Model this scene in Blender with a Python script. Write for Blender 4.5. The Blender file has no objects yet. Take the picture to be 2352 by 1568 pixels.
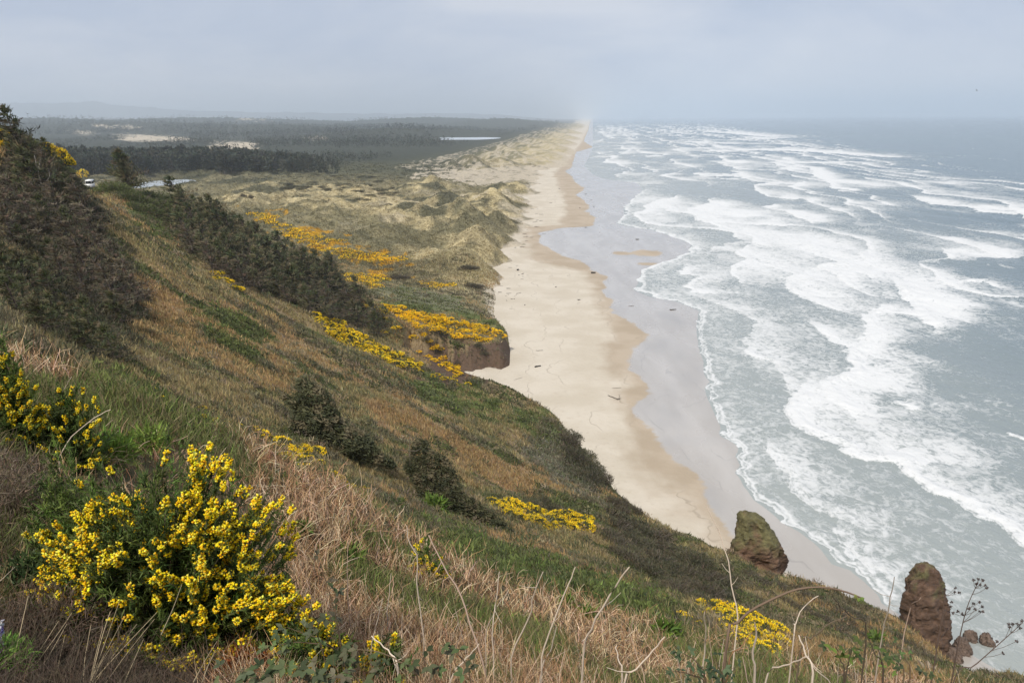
import bpy, math, random
import numpy as np
from mathutils import Matrix, Vector
sc = bpy.context.scene
COL = sc.collection

# ---------------------------------------------------------------- camera
CAM = np.array([0.0, 0.0, 90.0]); F = 1828.0; CX, CY = 1176.0, 784.0
TH = math.atan((784 - 270) / F); RHO = math.radians(0.36)
r0 = np.array([1.0, 0, 0]); u0 = np.array([0, math.sin(TH), math.cos(TH)]); FW = np.array([0, math.cos(TH), -math.sin(TH)])
RT = math.cos(RHO) * r0 - math.sin(RHO) * u0; UP = math.sin(RHO) * r0 + math.cos(RHO) * u0
cam = bpy.data.cameras.new('camera'); camo = bpy.data.objects.new('camera', cam); COL.objects.link(camo)
cam.sensor_width = 36; cam.lens = F / 2352 * 36; cam.clip_end = 200000; cam.clip_start = 0.05
m = Matrix.Identity(4)
for i in range(3):
    m[i][0], m[i][1], m[i][2], m[i][3] = RT[i], UP[i], -FW[i], CAM[i]
camo.matrix_world = m; sc.camera = camo

# ---------------------------------------------------------------- sky, sun, exposure
SUN_EL, SUN_AZ = math.radians(50), math.radians(-152)      # azimuth measured from +Y towards +X
w = bpy.data.worlds.new('World'); sc.world = w; w.use_nodes = True
nt = w.node_tree; N = nt.nodes; L = nt.links
bg = N['Background']; bg.inputs['Strength'].default_value = 0.1
sky = N.new('ShaderNodeTexSky'); sky.sky_type = 'NISHITA'; sky.sun_disc = False
sky.sun_elevation = SUN_EL; sky.sun_rotation = SUN_AZ
tc = N.new('ShaderNodeTexCoord')
mp = N.new('ShaderNodeMapping'); mp.inputs['Scale'].default_value = (1.0, 1.0, 3.2)
L.new(tc.outputs['Generated'], mp.inputs['Vector'])
nz = N.new('ShaderNodeTexNoise'); nz.inputs['Scale'].default_value = 3.4; nz.inputs['Detail'].default_value = 6; nz.inputs['Roughness'].default_value = 0.52; nz.inputs['Distortion'].default_value = 0.4
L.new(mp.outputs['Vector'], nz.inputs['Vector'])
cr = N.new('ShaderNodeValToRGB'); cr.color_ramp.elements[0].position = 0.38; cr.color_ramp.elements[1].position = 0.64
cr.color_ramp.elements[0].color = (0.555, 0.635, 0.80, 1); cr.color_ramp.elements[1].color = (0.76, 0.80, 0.90, 1)
L.new(nz.outputs['Fac'], cr.inputs['Fac'])
vm = N.new('ShaderNodeVectorMath'); vm.operation = 'SCALE'; vm.inputs['Scale'].default_value = 10.0
L.new(cr.outputs['Color'], vm.inputs[0])
mx = N.new('ShaderNodeMix'); mx.data_type = 'RGBA'; mx.inputs['Factor'].default_value = 0.93
L.new(sky.outputs['Color'], mx.inputs['A']); L.new(vm.outputs['Vector'], mx.inputs['B'])
L.new(mx.outputs['Result'], bg.inputs['Color'])
sd = bpy.data.lights.new('sun', 'SUN'); so = bpy.data.objects.new('sun', sd); COL.objects.link(so)
sd.energy = 4.3; sd.angle = math.radians(6); sd.color = (1.0, 0.95, 0.86)
sv = Vector((math.cos(SUN_EL) * math.sin(SUN_AZ), math.cos(SUN_EL) * math.cos(SUN_AZ), math.sin(SUN_EL)))
so.rotation_euler = (-sv).to_track_quat('-Z', 'Y').to_euler(); so.location = (0, 0, 300)
vs = sc.view_settings; vs.view_transform = 'Standard'; vs.look = 'None'; vs.gamma = 1; vs.exposure = -0.17
sc.render.engine = 'CYCLES'
cy = sc.cycles; cy.use_denoising = True; cy.max_bounces = 6; cy.diffuse_bounces = 2; cy.glossy_bounces = 2
cy.transmission_bounces = 3; cy.volume_bounces = 2; cy.transparent_max_bounces = 6; cy.use_adaptive_sampling = True; cy.adaptive_threshold = 0.02
cy.sample_clamp_indirect = 4

# ---------------------------------------------------------------- maths helpers
def unproj(px, py, Y):
    px, py, Y = np.broadcast_arrays(np.asarray(px, float), np.asarray(py, float), np.asarray(Y, float))
    u = (px - CX) / F; v = (CY - py) / F
    d = FW + u[..., None] * RT + v[..., None] * UP
    t = Y / d[..., 1]
    return CAM + d * t[..., None]
def ground0(px, py, z=0.0):
    px = np.asarray(px, float); py = np.asarray(py, float)
    d = FW + ((px - CX) / F)[..., None] * RT + ((CY - py) / F)[..., None] * UP
    t = (z - CAM[2]) / d[..., 2]
    return CAM + d * t[..., None]
def project(P):
    q = P - CAM; f = q @ FW
    return CX + F * (q @ RT) / f, CY - F * (q @ UP) / f, f
def hash2(ix, iy, seed):
    h = (ix.astype(np.int64) * 374761393 + iy.astype(np.int64) * 668265263 + seed * 1274126177) & 0x7fffffff
    h = ((h ^ (h >> 13)) * 1274126177) & 0x7fffffff
    h = (h ^ (h >> 16)) & 0x7fffffff
    return h / float(0x7fffffff)
def vnoise(x, y, seed=0):
    x = np.asarray(x, float); y = np.asarray(y, float)
    ix = np.floor(x).astype(np.int64); iy = np.floor(y).astype(np.int64); fx = x - ix; fy = y - iy
    fx = fx * fx * fx * (fx * (fx * 6 - 15) + 10); fy = fy * fy * fy * (fy * (fy * 6 - 15) + 10)
    a = hash2(ix, iy, seed); b = hash2(ix + 1, iy, seed); c = hash2(ix, iy + 1, seed); d = hash2(ix + 1, iy + 1, seed)
    return (a + (b - a) * fx) * (1 - fy) + (c + (d - c) * fx) * fy
def fbm(x, y, seed=0, octv=4, gain=0.5):
    s = 0; a = 1; t = 0
    for o in range(octv):
        s = s + a * vnoise(x * 2 ** o + 17.3 * o, y * 2 ** o - 9.1 * o, seed + o); t += a; a *= gain
    return s / t                                        # 0..1, mean .5
def sstep(a, b, x):
    t = np.clip((x - a) / (b - a), 0, 1); return t * t * (3 - 2 * t)
def inpoly(px, py, poly):
    poly = np.asarray(poly, float); r = np.zeros(np.shape(px), bool); j = len(poly) - 1
    for i in range(len(poly)):
        xi, yi = poly[i]; xj, yj = poly[j]
        c = ((yi > py) != (yj > py)) & (px < (xj - xi) * (py - yi) / (yj - yi + 1e-12) + xi)
        r ^= c; j = i
    return r

# ---------------------------------------------------------------- land heights: cross-sections of the hill, one per distance
SECT = {
 4: [(-600,1250),(0,1490),(600,1620),(1176,1700),(1800,1810),(2352,1960)],
 6: [(-300,1130),(0,1270),(400,1400),(800,1500),(1176,1570),(1700,1665),(2352,1800)],
 9: [(-300,880),(0,985),(300,1110),(600,1235),(900,1365),(1176,1455),(1700,1570),(2100,1650),(2352,1700)],
 13: [(-300,720),(0,810),(250,880),(450,965),(650,1065),(800,1135),(1000,1275),(1176,1365),(1500,1455),(1800,1520),(2100,1585),(2352,1630)],
 18: [(-300,740),(0,835),(250,935),(450,1015),(650,1105),(800,1185),(1000,1275),(1176,1340),(1500,1435),(1800,1500),(2100,1560),(2352,1620)],
 30: [(-300,600),(0,745),(250,880),(450,990),(650,1100),(800,1180),(1000,1255),(1176,1305),(1500,1400),(1800,1470),(2100,1545),(2352,1610)],
 50: [(-300,530),(0,690),(450,930),(800,1110),(1000,1195),(1176,1255),(1500,1350),(1800,1440),(2100,1530),(2352,1590)],
 80: [(-300,440),(0,610),(450,840),(800,1020),(1176,1195),(1500,1310),(1800,1415),(2100,1510),(2352,1575)],
 120: [(-300,330),(0,490),(450,740),(800,925),(1176,1110),(1500,1235),(1740,1300),(1900,1345),(2050,1410),(2150,1480),(2352,1700)],
 140: [(-300,290),(0,440),(450,690),(800,870),(1176,1060),(1400,1150),(1600,1240),(1700,1310),(1760,1345),(1900,1420)],
 170: [(-300,210),(0,314),(60,330),(130,388),(180,434),(450,630),(800,800),(1176,985),(1330,1070),(1420,1135),(1465,1170),(1560,1240)],
 188: [(-300,215),(0,300),(60,306),(120,346),(165,388),(195,432),(235,475),(450,600),(800,775),(1000,870),(1150,930),(1290,985),(1340,1030),(1395,1100),(1450,1180)],
 205: [(0,330),(190,435),(450,580),(800,745),(1000,835),(1150,900),(1270,965),(1300,1010),(1330,1045),(1400,1120)],
 230: [(0,320),(200,440),(450,555),(700,680),(850,770),(1000,850),(1100,900),(1200,945),(1240,975),(1300,1040)],
 255: [(0,310),(200,442),(250,432),(450,520),(700,680),(800,765),(950,845),(1090,893),(1180,945)],
 270: [(0,300),(200,444),(255,432),(450,500),(600,595),(740,690),(860,785),(960,835),(1050,868),(1100,875),(1200,930)],
 279: [(0,300),(200,445),(255,433),(450,492),(600,583),(740,664),(840,735),(905,792),(955,842),(1100,847),(1165,850),(1200,905)],
 283: [(0,300),(200,446),(250,434),(440,485),(600,572),(740,641),(860,703),(940,750),(1050,786),(1130,794),(1160,800),(1172,848),(1200,900)],
 295: [(0,330),(200,450),(250,440),(440,487),(600,570),(740,638),(860,698),(950,742),(1050,770),(1155,775),(1172,822),(1190,850)],
 320: [(0,430),(200,478),(440,525),(600,590),(740,640),(860,690),(1000,722),(1120,740),(1158,752),(1168,785),(1200,810)],
 360: [(0,470),(200,505),(440,545),(600,585),(740,625),(860,665),(1000,690),(1090,700),(1130,720),(1150,735),(1200,760)],
 430: [(0,530),(440,575),(700,605),(860,626),(1000,632),(1080,640),(1135,653),(1200,680)],
}
SECZ = {   # (column, height) far out on the plain
 500: [(-500,30),(0,20),(440,16),(700,14),(880,10),(980,5.5),(1090,3.6),(1140,1.6),(1175,0),(1200,-1)],
 700: [(-500,30),(0,20),(440,14),(700,12),(880,8),(1000,4.5),(1120,3),(1195,1.2),(1260,-1)],
 1000: [(-500,20),(0,10),(700,9),(1000,6),(1150,3.2),(1210,1.6),(1300,-1)],
 1250: [(-500,20),(0,10),(700,8),(950,5),(1100,3),(1210,1.6),(1300,-1)],
 1600: [(-500,20),(0,10),(1000,8),(1120,4.5),(1205,2.0),(1280,1.2),(1350,-1)],
 3000: [(-500,14),(0,10),(1190,9),(1255,5),(1295,1.3),(1360,-1)],
 20000: [(-500,14),(0,12),(1270,10),(1318,5),(1335,1),(1350,-1)],
 90000: [(-500,14),(0,12),(1270,10),(1318,5),(1335,1),(1350,-1)],
}
sec = {0.0: (np.array([-14., -6, -2, 0, 2, 8, 20]), np.array([94.5, 91.2, 89.1, 88.35, 87.6, 85.2, 80]))}
sec[-2.0] = (sec[0.0][0], sec[0.0][1] + 0.3)
for Y, pts in SECT.items():
    q = unproj([p[0] for p in pts], [p[1] for p in pts], Y); sec[float(Y)] = (q[:, 0], q[:, 2])
for Y, pts in SECZ.items():
    q = unproj([p[0] for p in pts], 300, Y); sec[float(Y)] = (q[:, 0], np.array([p[1] for p in pts], float))
YS = np.array(sorted(sec)); KS = np.log(YS + 3)
AG = np.linspace(-1.7, 1.7, 2601)
T = np.zeros((len(YS), len(AG)))
ker = np.exp(-0.5 * (np.arange(-14, 15) / 5.0) ** 2); ker /= ker.sum()
for k, Y in enumerate(YS):
    xs, zs = sec[Y]; X = AG * (Y + 3)
    z = np.interp(X, xs, zs)
    sl = np.clip((zs[1] - zs[0]) / (xs[1] - xs[0]), -0.6, 0); z = np.where(X < xs[0], zs[0] + np.maximum((X - xs[0]), -90) * sl, z)
    sr = np.clip((zs[-1] - zs[-2]) / (xs[-1] - xs[-2]), -0.7, -0.0); z = np.where(X > xs[-1], np.maximum(zs[-1] + (X - xs[-1]) * sr, min(-6, zs[-1])), z)
    T[k] = np.convolve(np.pad(z, 14, mode='edge'), ker, 'valid')
SG = np.linspace(KS[0], KS[-1], 1500)
h = np.diff(KS)[:, None]; dl = np.diff(T, axis=0) / h                # monotone cubic along the distance
D = np.zeros_like(T)
w1 = 2 * h[1:] + h[:-1]; w2 = h[1:] + 2 * h[:-1]
with np.errstate(divide='ignore', invalid='ignore'):
    hm = (w1 + w2) / (w1 / dl[:-1] + w2 / dl[1:])
D[1:-1] = np.where(dl[:-1] * dl[1:] > 0, hm, 0); D[0] = dl[0]; D[-1] = dl[-1]
ii = np.clip(np.searchsorted(KS, SG) - 1, 0, len(KS) - 2); hh = np.diff(KS)[ii]; t = ((SG - KS[ii]) / hh)[:, None]; hh = hh[:, None]
TT = ((1 + 2 * t) * (1 - t) ** 2 * T[ii] + t * (1 - t) ** 2 * hh * D[ii] + t * t * (3 - 2 * t) * T[ii + 1] + t * t * (t - 1) * hh * D[ii + 1])

# dune mounds: column, distance, height, half-widths across and along
MOUND = [(1062,655,14,14,34),(1035,690,9,12,30),(1128,800,13,15,44),(1095,740,9,11,30),(1158,880,9,12,36),(1005,620,7,13,30),(1040,585,7,10,24),(1092,545,11,10,26),(1112,515,8,8,20),(1058,470,8,10,22),(1000,470,5,12,22),(1120,610,8,9,26),
 (1140,660,8,9,26),(1165,760,6,9,30),(1190,1010,7,11,26),(1150,1000,5,10,24),(985,1010,9,16,44),(960,960,6,14,30),(1010,800,7,16,36),(930,740,6,18,40),(860,800,6,20,46),(890,660,5,15,34),(960,700,6,14,34),
 (820,900,6,20,46),(740,900,6,24,46),(660,820,6,22,50),(600,900,6,22,50),(700,760,5,20,44),(780,720,5,20,40),(560,780,5,22,44),(1035,1420,10,14,60),(1080,1500,13,20,110),(1125,1650,15,22,150),(1158,1900,16,26,190),
 (1196,2200,15,28,240),(1225,2700,15,30,320),(1248,3300,15,32,400),(1266,4000,15,36,600),(1285,5200,14,40,900),(1238,1750,7,9,100),(1262,2300,7,10,200),(1210,1550,5,9,70),
 (300,1330,9,300,150),(60,1420,10,240,200),(500,1330,6,110,110),
 (900,3900,26,240,300),(1020,4300,22,200,300),(300,6200,45,900,500),(600,5400,32,500,400),(1150,8200,50,420,600),(980,9500,60,900,700),(450,9500,70,1500,600),(100,8000,70,900,600)]
MW = [(unproj(a, 300, Y)[0], Y, hgt, sx, sy) for a, Y, hgt, sx, sy in MOUND]
def mound_h(x, y):
    zm = np.zeros(np.shape(x)); wob = (fbm(x / 16, y / 20, 231, 3) - .5)
    for mx_, my_, hg, sx, sy in MW:
        p = 0.5 * ((x - mx_ + .15 * (y - my_)) / sx) ** 2 + 0.5 * ((y - my_) / sy) ** 2
        k = p < 9
        if np.any(k): zm = np.maximum(zm, hg * np.exp(-np.maximum(p, 1e-9) ** .85) * (1 + .5 * wob))
    return zm
LAKE = ground0(np.array([1068.]), np.array([318.3]), 9.0)[0]
POND = ground0(np.array([372.]), np.array([421.]), 8.0)[0]
def land(x, y):
    x = np.asarray(x, float); y = np.asarray(y, float)
    yy = np.maximum(y, -1.9); x_ = x; x = x + ((fbm(y / 34, y * 0 + 3.3, 221, 3) - .5) * 44 + (fbm(x / 12, y / 14, 223, 3) - .5) * 12) * sstep(400, 470, y) * (1 - sstep(1200, 2500, y))
    yy = yy + ((fbm(x / 9, x * 0 + 4.4, 241, 3) - .5) * 17 + (fbm(x / 2.2, x * 0 + 7.7, 243, 2) - .5) * 5 + (fbm(x / 3, y / 3, 245, 2) - .5) * 3) * sstep(262, 272, y) * (1 - sstep(292, 306, y)) * sstep(-48, -36, x)
    fa = np.clip((x / (yy + 3) - AG[0]) / (AG[1] - AG[0]), 0, len(AG) - 1.001); fs = np.clip((np.log(yy + 3) - SG[0]) / (SG[1] - SG[0]), 0, len(SG) - 1.001)
    ja = fa.astype(int); js = fs.astype(int); ta = fa - ja; ts = fs - js
    z = (TT[js, ja] * (1 - ta) + TT[js, ja + 1] * ta) * (1 - ts) + (TT[js + 1, ja] * (1 - ta) + TT[js + 1, ja + 1] * ta) * ts
    x = x_; far = y > 330
    if np.any(far):
        zm = mound_h(x, y)
        on = sstep(0.8, 4.0, z)
        rough = (fbm(x / 30, y / 44, 5, 4) - 0.5) * 6 * sstep(380, 520, y) * (1 - sstep(1500, 3000, y)) * on
        ridge = (1 - np.abs(2 * fbm(x / 19 + y / 70, y / 38, 9, 4) - 1)) ** 1.5 * 3.0 * sstep(420, 520, y) * (1 - sstep(1300, 2600, y)) * on
        ridge = ridge + (1 - np.abs(2 * fbm(x / 13 + y / 40, y / 24, 19, 3) - 1)) ** 2 * 3.0 * sstep(430, 500, y) * (1 - sstep(1000, 1500, y)) * sstep(1.2, 4.5, z)
        z = z + np.where(far, zm * 1.42 * sstep(-.6, 2.4, z) + rough + ridge - 2.0 * on * sstep(420, 520, y), 0)
    gul = fbm(y / 13 + x / 40, x / 70, 191, 4) - .5; lump = fbm(x / 5, y / 6, 193, 3) - .5
    z = z + (gul * 4.2 + lump * 1.3) * sstep(40, 110, y) * (1 - sstep(300, 360, y)) * sstep(2.5, 12, z)
    z = z + (fbm(x / 6, y / 5, 195, 4) - .5) * 5 * sstep(262, 275, y) * (1 - sstep(325, 345, y)) * sstep(-70, -50, x) * sstep(1.0, 4, z)
    pr = np.hypot((x - POND[0]) / 34., (y - POND[1]) / 75.); z = z + (7.4 - z) * sstep(1.8, 1.0, pr)
    lr = np.hypot((x - LAKE[0]) / 150., (y - LAKE[1]) / 420.); z = z + (8.6 - z) * sstep(1.7, 1.1, lr)
    amp = np.clip(0.02 * y, 0.06, 2.2) * (1 - sstep(280, 420, y))
    z = z + amp * (fbm(x / (yy + 3) * 11, np.log(yy + 3) * 9, 3, 5) - 0.5) * 1.5 * sstep(1.5, 9, z)
    return z
# ---------------------------------------------------------------- mesh and object helpers
def mesh_np(name, V, faces, cols=None, mats=(), midx=None, smooth=False, attrs=None):
    V = np.ascontiguousarray(V, np.float32); faces = np.ascontiguousarray(faces, np.int32)
    me = bpy.data.meshes.new(name); n = faces.shape[1]; nf = len(faces)
    me.vertices.add(len(V)); me.vertices.foreach_set('co', V.ravel())
    me.loops.add(nf * n); me.polygons.add(nf)
    me.loops.foreach_set('vertex_index', faces.ravel())
    me.polygons.foreach_set('loop_start', np.arange(nf, dtype=np.int32) * n)
    try: me.polygons.foreach_set('loop_total', np.full(nf, n, np.int32))
    except Exception: pass
    if smooth: me.polygons.foreach_set('use_smooth', np.ones(nf, bool))
    if midx is not None: me.polygons.foreach_set('material_index', np.ascontiguousarray(midx, np.int32))
    for mt in mats: me.materials.append(mt)
    if cols is not None:
        a = me.attributes.new('col', 'FLOAT_COLOR', 'POINT')
        c = np.ones((len(V), 4), np.float32); c[:, :3] = cols; a.data.foreach_set('color', c.ravel())
    for k, v in (attrs or {}).items():
        a = me.attributes.new(k, 'FLOAT', 'POINT'); a.data.foreach_set('value', np.ascontiguousarray(v, np.float32))
    me.update(calc_edges=True); me.validate(verbose=False)
    return me
def link(name, me, parent=None, loc=None):
    o = bpy.data.objects.new(name, me); COL.objects.link(o)
    if parent is not None: o.parent = parent
    if loc is not None: o.location = loc
    return o
def tag(o, label=None, cat=None, group=None, kind=None):
    for k, v in (('label', label), ('category', cat), ('group', group), ('kind', kind)):
        if v: o[k] = v
    return o
def dup(o, loc, rz=0, scale=1.0, label=None, group=None):
    c = o.copy(); COL.objects.link(c); c.location = loc; c.rotation_euler = (0, 0, rz)
    c.scale = (scale,) * 3 if np.isscalar(scale) else scale
    if label: c['label'] = label
    if group: c['group'] = group
    for ch in list(o.children):
        d = ch.copy(); COL.objects.link(d); d.parent = c
    return c
def gridfaces(nr, nc):
    i = np.arange(nr - 1)[:, None] * nc + np.arange(nc - 1)[None]; i = i.ravel()
    return np.stack([i, i + 1, i + nc + 1, i + nc], 1)
class MB:
    """collects triangle soups with colours"""
    def __init__(s): s.V = []; s.T = []; s.C = []; s.M = []; s.n = 0
    def add(s, V, Tr, C, mi=0):
        V = np.asarray(V, float).reshape(-1, 3); Tr = np.asarray(Tr, int).reshape(-1, 3); C = np.broadcast_to(np.asarray(C, float), V.shape)
        s.V.append(V); s.T.append(Tr + s.n); s.C.append(C); s.M.append(np.full(len(Tr), mi)); s.n += len(V)
    def mesh(s, name, mats, smooth=False):
        return mesh_np(name, np.concatenate(s.V), np.concatenate(s.T), np.concatenate(s.C), mats, np.concatenate(s.M), smooth)
def unit(v): return v / np.maximum(np.linalg.norm(v, axis=-1, keepdims=True), 1e-9)
def blades(P, Dr, Ln, Wd, C, rng, bend=None, seg=2):
    """tapered leaf strips: roots, directions, lengths, widths, colours"""
    n = len(P); Dr = unit(Dr); side = unit(np.cross(Dr, rng.normal(size=(n, 3))))
    bend = np.zeros((n, 3)) if bend is None else bend
    V = []; 
    for k in range(seg):
        f = k / seg; c = P + Dr * (Ln * f)[:, None] + bend * (Ln * f * f)[:, None]; ww = Wd * (1 - 0.55 * f) * 0.5
        V += [c - side * ww[:, None], c + side * ww[:, None]]
    V.append(P + Dr * Ln[:, None] + bend * Ln[:, None])
    V = np.stack(V, 1); m_ = V.shape[1]
    tr = []
    for k in range(seg - 1): a = 2 * k; tr += [[a, a + 1, a + 3], [a, a + 3, a + 2]]
    a = 2 * (seg - 1); tr.append([a, a + 1, a + 2]); tr = np.array(tr)
    Tr = (np.arange(n) * m_)[:, None, None] + tr[None]
    return V.reshape(-1, 3), Tr.reshape(-1, 3), np.repeat(C, m_, 0)
def tubes(paths, R0, R1, C, sides=3):
    """paths (n,k,3): thin tapered stems"""
    paths = np.asarray(paths, float); n, k, _ = paths.shape
    d = unit(np.gradient(paths, axis=1)); ref = np.where(np.abs(d[..., 2:3]) > 0.9, np.array([1.0, 0, 0]), np.array([0, 0, 1.0]))
    a = unit(np.cross(d, ref)); b = np.cross(d, a); f = np.linspace(0, 1, k)[None, :]
    R = (np.asarray(R0).reshape(-1, 1) * (1 - f) + np.asarray(R1).reshape(-1, 1) * f)
    V = np.stack([paths + (a * math.cos(2 * math.pi * s / sides) + b * math.sin(2 * math.pi * s / sides)) * R[..., None] for s in range(sides)], 2)
    tr = []
    for i in range(k - 1):
        for s in range(sides):
            p, q = i * sides + s, i * sides + (s + 1) % sides; tr += [[p, q, q + sides], [p, q + sides, p + sides]]
    tr.append([(k - 1) * sides + s for s in range(3)])
    Tr = (np.arange(n) * k * sides)[:, None, None] + np.array(tr)[None]
    return V.reshape(-1, 3), Tr.reshape(-1, 3), np.repeat(np.broadcast_to(C, (n, 3)), k * sides, 0)
def curve(p, n):
    """smooth path through control points"""
    p = np.asarray(p, float); q = np.vstack([2 * p[0] - p[1], p, 2 * p[-1] - p[-2]]); out = []
    for tt in np.linspace(0, len(p) - 1.0001, n):
        i = int(tt); f = tt - i; a, b, c, d = q[i:i + 4]
        out.append(0.5 * ((2 * b) + (-a + c) * f + (2 * a - 5 * b + 4 * c - d) * f * f + (-a + 3 * b - 3 * c + d) * f ** 3))
    return np.array(out)

# ---------------------------------------------------------------- materials
def newmat(name):
    mt = bpy.data.materials.new(name); mt.use_nodes = True
    return mt, mt.node_tree.nodes, mt.node_tree.links, mt.node_tree.nodes['Principled BSDF']
def plant_mat(name, rough=0.7, transl=0.25, spec=0.25):
    mt, n, l, b = newmat(name)
    at = n.new('ShaderNodeAttribute'); at.attribute_name = 'col'
    oi = n.new('ShaderNodeObjectInfo'); mr = n.new('ShaderNodeMapRange'); mr.inputs['To Min'].default_value = 0.75; mr.inputs['To Max'].default_value = 1.25
    l.new(oi.outputs['Random'], mr.inputs['Value'])
    v = n.new('ShaderNodeVectorMath'); v.operation = 'SCALE'; l.new(at.outputs['Color'], v.inputs[0]); l.new(mr.outputs['Result'], v.inputs['Scale'])
    l.new(v.outputs['Vector'], b.inputs['Base Color']); b.inputs['Roughness'].default_value = rough; b.inputs['Specular IOR Level'].default_value = spec
    if transl > 0:
        tr = n.new('ShaderNodeBsdfTranslucent'); ms = n.new('ShaderNodeMixShader'); ms.inputs['Fac'].default_value = transl
        l.new(v.outputs['Vector'], tr.inputs['Color']); l.new(b.outputs['BSDF'], ms.inputs[1]); l.new(tr.outputs['BSDF'], ms.inputs[2])
        l.new(ms.outputs['Shader'], n['Material Output'].inputs['Surface'])
    return mt
M_LEAF = plant_mat('leaf'); M_GRASS = plant_mat('dry_grass', 0.8, 0.3, 0.15); M_STEM = plant_mat('stem', 0.8, 0.0, 0.2)
M_PETAL = plant_mat('petal', 0.6, 0.25, 0.2); M_NEEDLE = plant_mat('needles', 0.75, 0.15, 0.2)
def ground_mat(name, scale, rough=0.95, bump=0.4):
    mt, n, l, b = newmat(name)
    at = n.new('ShaderNodeAttribute'); at.attribute_name = 'col'
    ge = n.new('ShaderNodeNewGeometry')
    nz = n.new('ShaderNodeTexNoise'); nz.inputs['Scale'].default_value = scale; nz.inputs['Detail'].default_value = 6; nz.inputs['Roughness'].default_value = 0.65
    l.new(ge.outputs['Position'], nz.inputs['Vector'])
    mr = n.new('ShaderNodeMapRange'); mr.inputs['From Min'].default_value = .25; mr.inputs['From Max'].default_value = .75
    mr.inputs['To Min'].default_value = 0.6; mr.inputs['To Max'].default_value = 1.4; l.new(nz.outputs['Fac'], mr.inputs['Value'])
    v = n.new('ShaderNodeVectorMath'); v.operation = 'SCALE'; l.new(at.outputs['Color'], v.inputs[0]); l.new(mr.outputs['Result'], v.inputs['Scale'])
    l.new(v.outputs['Vector'], b.inputs['Base Color']); b.inputs['Roughness'].default_value = rough; b.inputs['Specular IOR Level'].default_value = 0.15
    bp = n.new('ShaderNodeBump'); bp.inputs['Strength'].default_value = bump; bp.inputs['Distance'].default_value = 1.0 / scale
    l.new(nz.outputs['Fac'], bp.inputs['Height']); l.new(bp.outputs['Normal'], b.inputs['Normal'])
    return mt

# ---------------------------------------------------------------- shore lines (picture points laid on the beach plane)
def cA(l): return [(1505.3 + x * .36, 658.6 + y * .36) for x, y in l]
def c2(l): return [(1270 + x * .2802, 254 + y * .2802) for x, y in l]
def c8(l): return [(1505.3 + x * .36, 1003.9 + y * .36) for x, y in l]
def wl(l, z=0.0): return ground0([p[0] for p in l], [p[1] for p in l], z)[:, :2]
SW_FAR = c2([(330,110),(330,200),(330,300),(300,380),(260,450),(330,520),(400,550),(500,570),(700,590),(740,650),(650,740),(590,800),(600,860),(530,925),(640,950),(800,970),(1000,1030),(1150,1090),(1140,1150),(1000,1220),(870,1255),(770,1295),(690,1470),(790,1510)])
SW_NEAR = cA([(0,65),(150,90),(300,150),(290,215),(285,285),(300,370),(335,480),(345,560),(375,600),(345,650),(365,710),(400,790),(440,850),(455,950),(500,970),(570,1010),(555,1070),(580,1130),(555,1180),(600,1260),(660,1340),(760,1420),(850,1490)]) + c8([(950,590),(1050,660),(1110,720),(1170,800),(1290,840),(1390,920),(1470,990),(1500,1050)])
WET = [(1354,285),(1351,300),(1340,325),(1322,350)] + c2([(330,300),(150,470),(100,500),(150,540),(180,590),(260,650),(190,700),(280,770),(310,800),(270,830),(350,880),(330,930),(300,955),(60,975),(-120,1010),(-100,1100),(-10,1160),(90,1215),(200,1235),(320,1310),(450,1360),(400,1400),(450,1440),(410,1490),(460,1550)]) + [(1400,700),(1400,722),(1450,740),(1490,770),(1465,800),(1435,850),(1505,905),(1450,940),(1520,1040),(1600,1090),(1600,1140),(1680,1230),(1800,1330),(1990,1400)]
DAMP = [(1353,285),(1349,300),(1336,327),(1312,358),(1272,400),(1300,470),(1290,520),(1205,525),(1215,600),(1330,625),(1372,660),(1370,700),(1405,760),(1400,850),(1425,900),(1430,970),(1470,1060),(1530,1130),(1580,1190),(1640,1240),(1760,1330)]
def xline(pts, jit=0.0, seed=0):
    q = wl(pts, 0.3); o = np.argsort(q[:, 1]); q = q[o]
    return q[:, 0], q[:, 1]
XL_SW = xline(SW_FAR + SW_NEAR); XL_WET = xline(WET); XL_DAMP = xline(DAMP)
def xat(xl, y):
    r = np.interp(y, xl[1], xl[0])
    return r + np.where(y < xl[1][0], (xl[1][0] - y) * 0.55, 0) + np.where(y > xl[1][-1], (y - xl[1][-1]) * 0.1, 0)
def beach_z(x, y):
    dd = xat(XL_SW, y) - x
    return np.where(dd > 0, np.minimum(dd * 0.022, 1.3 + np.minimum(dd, 160) * .002) - np.clip(dd - 160, 0, 300) * .02, np.maximum(dd * 0.03, -3)) - 0.0

# ---------------------------------------------------------------- hillside and plain
PAL = dict(dry=(.25, .18, .095), dry2=(.29, .22, .12), olive=(.12, .115, .05), green=(.12, .15, .045), dark=(.05, .048, .03), soil=(.06, .045, .03), sand=(.48, .41, .31), dune=(.43, .355, .20), gorse=(.5, .27, .015), scrub=(.10, .095, .055), wood=(.045, .05, .035), cliff=(.12, .08, .055))
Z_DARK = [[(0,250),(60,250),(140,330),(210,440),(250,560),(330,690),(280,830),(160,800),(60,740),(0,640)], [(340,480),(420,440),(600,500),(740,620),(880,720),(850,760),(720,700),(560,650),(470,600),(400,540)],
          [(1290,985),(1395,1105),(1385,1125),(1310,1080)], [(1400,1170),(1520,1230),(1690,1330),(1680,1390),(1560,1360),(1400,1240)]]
Z_CLIFF = [[(940,778),(1040,796),(1100,802),(1172,786),(1190,830),(1130,885),(1060,885),(1000,862),(955,835)]]
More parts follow.
